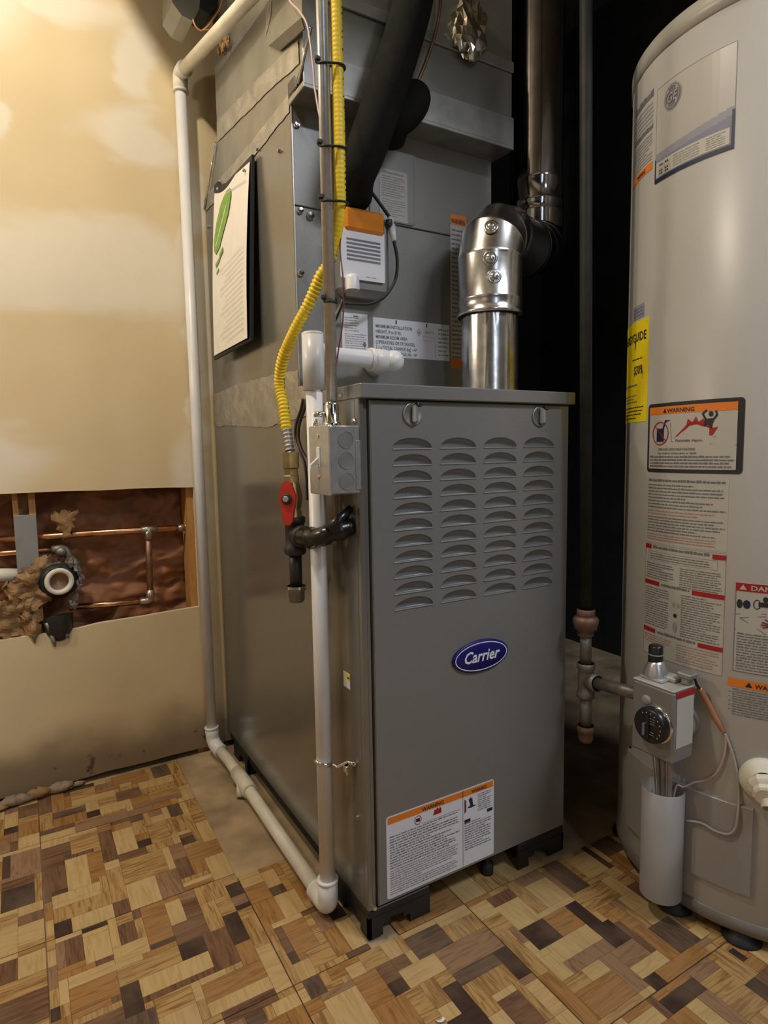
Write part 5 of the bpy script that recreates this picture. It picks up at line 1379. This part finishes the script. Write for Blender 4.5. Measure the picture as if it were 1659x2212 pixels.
p.ell(mid - .004, .517, .0035, .0035, G['ink'], .001, 14); p.ell(mid - .004, .497, .004, .009, G['inkpale'], .001, 14); p.ell(mid - .007, .535, .0022, .004, G['inkpale'], .001, 10); p.ell(mid + .001, .535, .0022, .004, G['inkpale'], .001, 10)
p.words(u0 + .003, .458, mid - .01, .473, 4, G['inkpink'], .0009, .36, .4); p.words(mid, .441, u1 - .004, .472, 7, G['inkpink'], .0009, .36, .3)
p.done('lighting_label', wh, 'cream lighting instruction label with red bars')
# danger
p = Print(ON); u0 = U(198.4); u1 = u0 + .105
p.sheet(u0, .449, u1, .5885, G['sticker_old'], .0005); p.frame(u0, .449, u1, .5885, .0010, G['inkgrey'], .0008)
p.quad(u0, .576, u1, .5885, G['red_ink'], .0010); p.text('DANGER', u0 + .020, .5785, .0100, G['sticker_old'], .0013, True, .052); p.poly([(u0 + .005, .5785), (u0 + .015, .5785), (u0 + .010, .5865)], G['sticker_old'], .0013)
p.ell(u0 + .006, .556, .004, .007, G['ink'], .0010, 16); p.ell(u0 + .0155, .556, .0052, .007, G['navy'], .0010, 8); p.ring(u0 + .029, .5575, .005, .0075, .0012, G['ink'], .001); p.quad(u0 + .031, .5545, u0 + .070, .5615, G['ink'], .0010); p.ell(u0 + .040, .566, .0036, .0045, G['ink'], .001, 12); p.ell(u0 + .048, .566, .0036, .0045, G['ink'], .001, 12)
p.line((u0, .539), (u0 + .042, .5445), .0010, G['inkgrey'], .001); p.line((u0 + .007, .534), (u0 + .042, .5405), .0010, G['inkgrey'], .001); p.line((u0 + .007, .534), (u0 + .042, .513), .0010, G['inkgrey'], .001)
for q_ in ((.040, .536), (.036, .531), (.035, .527), (.037, .523)): p.line((u0 + q_[0], q_[1]), (u0 + .056, .5265), .0022, G['red_wire'], .0011)
p.ell(u0 + .060, .527, .009, .006, G['red_wire'], .0011, 14)
p.line((u0, .515), (u1, .513), .0010, G['inkgrey'], .001)
p.words(u0 + .004, .452, u1 - .003, .512, 14, G['inkgrey'], .0010, .45, .5)
p.done('danger_label', wh, 'scald danger label with red header')
p = Print(ON); u0 = U(197.0)
p.quad(u0, .424, u0 + .11, .4365, G['orange_ink'], .0006); p.poly([(u0 + .024, .4265), (u0 + .034, .4265), (u0 + .029, .4345)], G['ink'], .0009); p.text('WARNING', u0 + .037, .4265, .0095, G['ink'], .0009, True, .046)
p.words(u0 + .007, .378, u0 + .11, .422, 11, G['inkgrey'], .0006, .4, .4); p.words(u0 + .002, .384, u0 + .0045, .419, 5, G['inkgrey'], .0006, .25)
p.done('caution_print', wh, 'printed warning with an orange band')

# burner cover plate
def curved_plate(th0, th1, z0, z1, r0, r1, m, name, parent, label=None, n=40):
    mb = M(); vs = []
    for i in range(n + 1):
        a = math.radians(th0 + (th1 - th0) * i / n)
        for (r, z) in ((r0, z0), (r1 - .001, z0), (r1, z0 + .001), (r1, z1 - .001), (r1 - .001, z1), (r0, z1)):
            vs.append((TX + r * math.cos(a), TY + r * math.sin(a), z))
    mb.add(vs, [(i * 6 + k, (i + 1) * 6 + k, (i + 1) * 6 + k + 1, i * 6 + k + 1) for i in range(n) for k in range(5)], 0, False)
    mb.add(vs[:6], [tuple(range(6))]); mb.add(vs[-6:], [tuple(range(6))[::-1]])
    return obj(name, mb, m, parent, label=label)
curved_plate(152.5, 206.8, .090, .236, TR - .001, TR + .0075, G['tank_grey'], 'burner_cover', wh, 'grey curved burner cover')
curved_plate(151.6, 152.3, .085, .24, TR - .001, TR + .0015, G['void'], 'cover_gap', wh)
# shroud tube
mb = M(); sx_, sy_ = .4560, -.2060
mb.lathe([(.0335, .040), (.0335, .229), (.0325, .2295), (.0325, .150), (.0001, .150)], (sx_, sy_, 0), (0, 0, 1), 36); obj('tube_shroud', mb, G['tank_grey'], wh, label='open grey tube below the gas valve')
mb = M(); mb.disc((sx_, sy_, .156), (0, 0, 1), .0322, 24); obj('tube_inside', mb, G['void'], wh)

# gas valve
gv = thing('gas_valve', 'grey gas control valve with black dial on the water heater front', 'gas valve', (.43, -.2145, .295))
VX0, VX1, VY0, VY1, VZ0, VZ1 = .408, .462, -.2525, -.1765, .300, .420
mb = M(); mb.box((VX0, VY0, VZ0), (VX1, VY1, VZ1 - .003), 0, .0035); obj('body', mb, G['valve'], gv)
mb = M(); mb.box((VX0 + .0005, VY0 + .0005, VZ1 - .004), (VX1, VY1 - .0005, VZ1), 0, .0015); obj('top_plate', mb, G['valve_top'], gv)
mb = M(); mb.tube([(VX1 - .004, -.2132, .345), (TX - TR + .002, -.2132, .345)], [.030, .034], 24); obj('shank', mb, G['tank'], gv)
mb = M(); mb.box((VX0 + .008, VY0 - .0008, .325), (VX1 - .004, VY0 + .001, .405), 0); mb.box((VX0 + .006, VY0 - .001, .407), (VX1 - .002, VY0 + .001, .4155), 1); obj('side_label', mb, [G['sticker_old'], G['red_ink']], gv, label='small cream label with a red bar')
kz, ky = .348, -.2135
kc = at(1405, 1567, 'x', VX0 - .012); ky, kz = kc.y, kc.z
mb = M(); mb.lathe([(.031, 0), (.031, .003), (.0285, .0035)], (VX0, ky, kz), (-1, 0, 0), 32, 1); mb.lathe([(.0285, .001), (.0290, .010), (.0275, .0155), (.0255, .017), (.0001, .0165)], (VX0, ky, kz), (-1, 0, 0), 36)
kn = obj('dial', mb, [G['knob'], G['chrome']], gv, label='black temperature dial')
mb = M(); mb.box((VX0 - .0225, ky + .004, kz - .016), (VX0 - .0155, ky + .0085, kz + .004), 0, .001)
mb.box((VX0 - .0205, ky - .002, kz - .020), (VX0 - .0155, ky + .002, kz + .018), 1, .001)
obj('pointer', mb, [G['inkgrey'], G['knob']], kn)
p = Print(lambda u, v, h: (VX0 - .0172 - h, ky - u, kz + v))
for i in range(9):
    a = math.radians(-40 + i * 20); p.ell(.0215 * math.cos(a), .0215 * math.sin(a), .0013, .0016, G['inkpale'], .0004, 6)
p.words(-.004, .004, .012, .016, 3, G['inkpale'], .0003, .3, .3); p.words(-.002, -.014, .014, -.006, 2, G['inkpale'], .0003, .3, .3)
p.done('dial_marks', kn, 'pale dial markings')
sc_ = at(1398, 1512, 'x', VX0); mb = M(); mb.lathe([(.0085, 0), (.0085, .003), (.0065, .005), (.0001, .0052)], sc_, (-1, 0, 0), 18); obj('port_plug', mb, G['tank_grey'], gv)
sc_ = at(1419, 1533, 'x', VX0 - .003); mb = M(); screw(mb, sc_, (-1, 0, 0), .0035, .004); obj('screw', mb, G['chrome'], gv)
# igniter button on top
tcx = (VX0 + VX1) / 2 + .003; tcy = -.1985
mb = M(); mb.box((VX0 + .012, tcy - .024, VZ1), (VX1 - .002, tcy + .018, VZ1 + .004), 0, .001); mb.lathe([(.0195, .004), (.0190, .010), (.0150, .020), (.0135, .024), (.0100, .030), (.0001, .031)], (tcx, tcy, VZ1), (0, 0, 1), 24); ig = obj('knob_base', mb, G['steel'], gv, label='bright metal control knob base')
mb = M(); mb.lathe([(.0118, .020), (.0112, .052), (.0098, .054), (.0001, .054)], (tcx, tcy + .001, VZ1), (0, 0, 1), 18); mb.lathe([(.01155, .0385), (.01155, .0405)], (tcx, tcy + .001, VZ1), (0, 0, 1), 18, 1); obj('black_knob', mb, [G['knob'], G['inkpale']], ig, label='black control knob')
iy = -.2440
mb = M(); mb.box((VX1 - .016, iy - .007, VZ1), (VX1 - .002, iy + .007, VZ1 + .012), 0, .002); mb.box((VX1 - .020, iy - .012, VZ1 + .011), (VX1 + .002, iy + .012, VZ1 + .020), 0, .002); obj('igniter_terminal', mb, G['galv_dull'], gv)
mb = M(); mb.box((VX0 + .03, VY0 + .02, VZ1), (VX1, VY1 - .02, VZ1 + .008), 0, .002); obj('top_housing', mb, G['valve_top'], gv)
# pilot and burner tubes from valve into shroud
for k, (dy, r, m) in enumerate([(.014, .0016, 'grey_wire'), (.004, .0035, 'valve'), (-.006, .0042, 'valve'), (-.013, .0016, 'grey_wire'), (-.020, .0030, 'tank_grey')]):
    mb = M(); mb.tube(smooth_path([(VX0 + .022, -.2145 + dy, VZ0 + .004), (VX0 + .028, -.2130 + dy * .9, .268), (sx_ - .006, sy_ + dy * .8, .225), (sx_, sy_ + dy * .7, .158)], 5), r, 8); obj('supply_tube', mb, G[m], gv)
iw = thing('igniter_wire', 'orange wire from top of gas valve looping down to water heater burner cover', 'wire', at(1520, 1500, 'x', .475))
def tk_(u, v, off=.004):
    k = RX * ((u - 829.5) / F) - RY * ((v - 1106.0) / F) + RZ
    o = Vector((CAM.x - TX, CAM.y - TY)); a = k.x ** 2 + k.y ** 2; b = 2 * (o.x * k.x + o.y * k.y); c = o.length_squared - (TR + off) ** 2
    t = (-b - math.sqrt(b * b - 4 * a * c)) / 2 / a; return CAM + k * t
mb = M(); mb.tube(smooth_path([Vector((VX1 - .004, iy - .008, VZ1 + .016)), tk_(1505, 1478, .020), tk_(1514, 1492, .014)], 5), .0022, 8); obj('black_lead', mb, G['black'], iw)
mb = M(); mb.tube(smooth_path([tk_(1510, 1486, .014), tk_(1530, 1520, .008), tk_(1548, 1555, .006), tk_(1564, 1583, .005)], 5), [.0045] * 12 + [.0035, .003, .0022, .0018], 8); obj('orange_sleeve', mb, G['copper_wire'], iw)
mb = M(); mb.tube(smooth_path([tk_(1566, 1585), tk_(1568, 1610), tk_(1560, 1645), tk_(1545, 1672), tk_(1522, 1686), tk_(1500, 1690, .008), tk_(1477, 1700, .014), Vector((sx_ + .008, sy_ - .018, .236)), Vector((sx_ + .004, sy_ - .014, .20))], 6), .0016, 8); obj('short_loop', mb, G['pink_wire'], iw)
mb = M(); mb.tube(smooth_path([tk_(1566, 1585), tk_(1578, 1615), tk_(1590, 1660), tk_(1596, 1710), tk_(1594, 1760, .012), tk_(1588, 1790, .012), tk_(1572, 1802, .012), tk_(1545, 1795, .012), tk_(1515, 1778, .012), tk_(1482, 1773, .012)], 6), .0021, 8); obj('long_loop', mb, G['grey_wire'], iw)
# drain valve at right edge
dv = thing('drain_valve', 'white plastic drain valve low on the right of water heater front', 'valve', tk_(1650, 1690))
q = tk_(1652, 1685, 0); d = (q - Vector((TX, TY, q.z))).normalized()
mb = M(); mb.lathe([(.034, .0), (.036, .002), (.031, .010), (.022, .014), (.020, .018)], q, d, 28); obj('escutcheon', mb, G['pvc_cream'], dv)
mb = M(); q2 = q + d * .014 + Vector((0, 0, -.002)); mb.lathe([(.022, 0), (.0235, .004), (.0235, .012), (.021, .014), (.017, .016), (.017, .024), (.0135, .026), (.0001, .026)], q2, (d + Vector((0, 0, -.25))).normalized(), 10, 0, False); obj('handle', mb, G['pvc_cream'], dv)
mb = M(); q3 = q + d * .034 + Vector((.004, -.004, -.016)); mb.lathe([(.011, -.03), (.011, .012), (.0095, .013), (.0085, .005), (.0001, .004)], q3, (d + Vector((0, 0, -.8))).normalized(), 20); obj('spout', mb, G['pvc_cream'], dv)
mb = M(); mb.lathe([(.0085, .0), (.0001, .0)], q3 + (d + Vector((0, 0, -.8))).normalized() * .0115, (d + Vector((0, 0, -.8))).normalized(), 16); obj('spout_hole', mb, G['brass'], dv)

# ------------------------------------------------------------------ gas pipe to the water heater
gp = thing('gas_pipe', 'dark iron gas pipe with union and drip leg between furnace and water heater', 'pipe', (.455, -.04, .235))
def gpt(z_): return Vector((.4535 - (z_ - .24) * .022, -.042, z_))
mb = M(); mb.tube([gpt(.488), gpt(1.1), gpt(2.39)], .0107, 18); obj('upper_pipe', mb, G['iron_matt'], gp)
uz = .478
mb = M(); c_ = gpt(uz); mb.lathe([(.0145, .022), (.0165, .020), (.0165, .010), (.0155, .009), (.0215, .006), (.0235, .002), (.0235, -.001), (.0205, -.016), (.0150, -.018), (.0145, -.028)], c_, (0, 0, 1), 24); obj('union', mb, G['iron_rust'], gp, label='rusty brown pipe union')
mb = M(); mb.tube([gpt(.458), gpt(.388)], .0107, 18); obj('nipple', mb, G['iron_grey'], gp)
mb = M(); c_ = gpt(.362); mb.lathe([(.0150, .034), (.0168, .032), (.0168, .025), (.0142, .021), (.0142, -.020), (.0165, -.023), (.0165, -.031), (.0140, -.033)], c_, (0, 0, 1), 22)
te_ = Vector((.434, -.174, .383)); ha = (te_ - c_); ha = ha.normalized(); mb.lathe([(.014, .006), (.014, .018), (.0165, .020), (.0165, .030), (.0140, .032)], c_, ha, 22); obj('tee', mb, G['iron_grey'], gp, label='grey iron tee')
mb = M(); mb.tube([c_ + ha * .028, te_ - ha * .002], .0107, 18); obj('branch', mb, G['iron_grey'], gp)
mb = M(); mb.tube([gpt(.332), gpt(.268)], .0107, 18); obj('drip_leg', mb, G['iron_grey'], gp)
mb = M(); c_ = gpt(.270); mb.lathe([(.0150, .004), (.0168, .001), (.0168, -.006), (.0140, -.009), (.0140, -.022), (.0110, -.028), (.0001, -.029)], c_, (0, 0, 1), 20); obj('end_cap', mb, G['iron_rust'], gp, label='rust tinged end cap')
print('objects', len(bpy.data.objects))
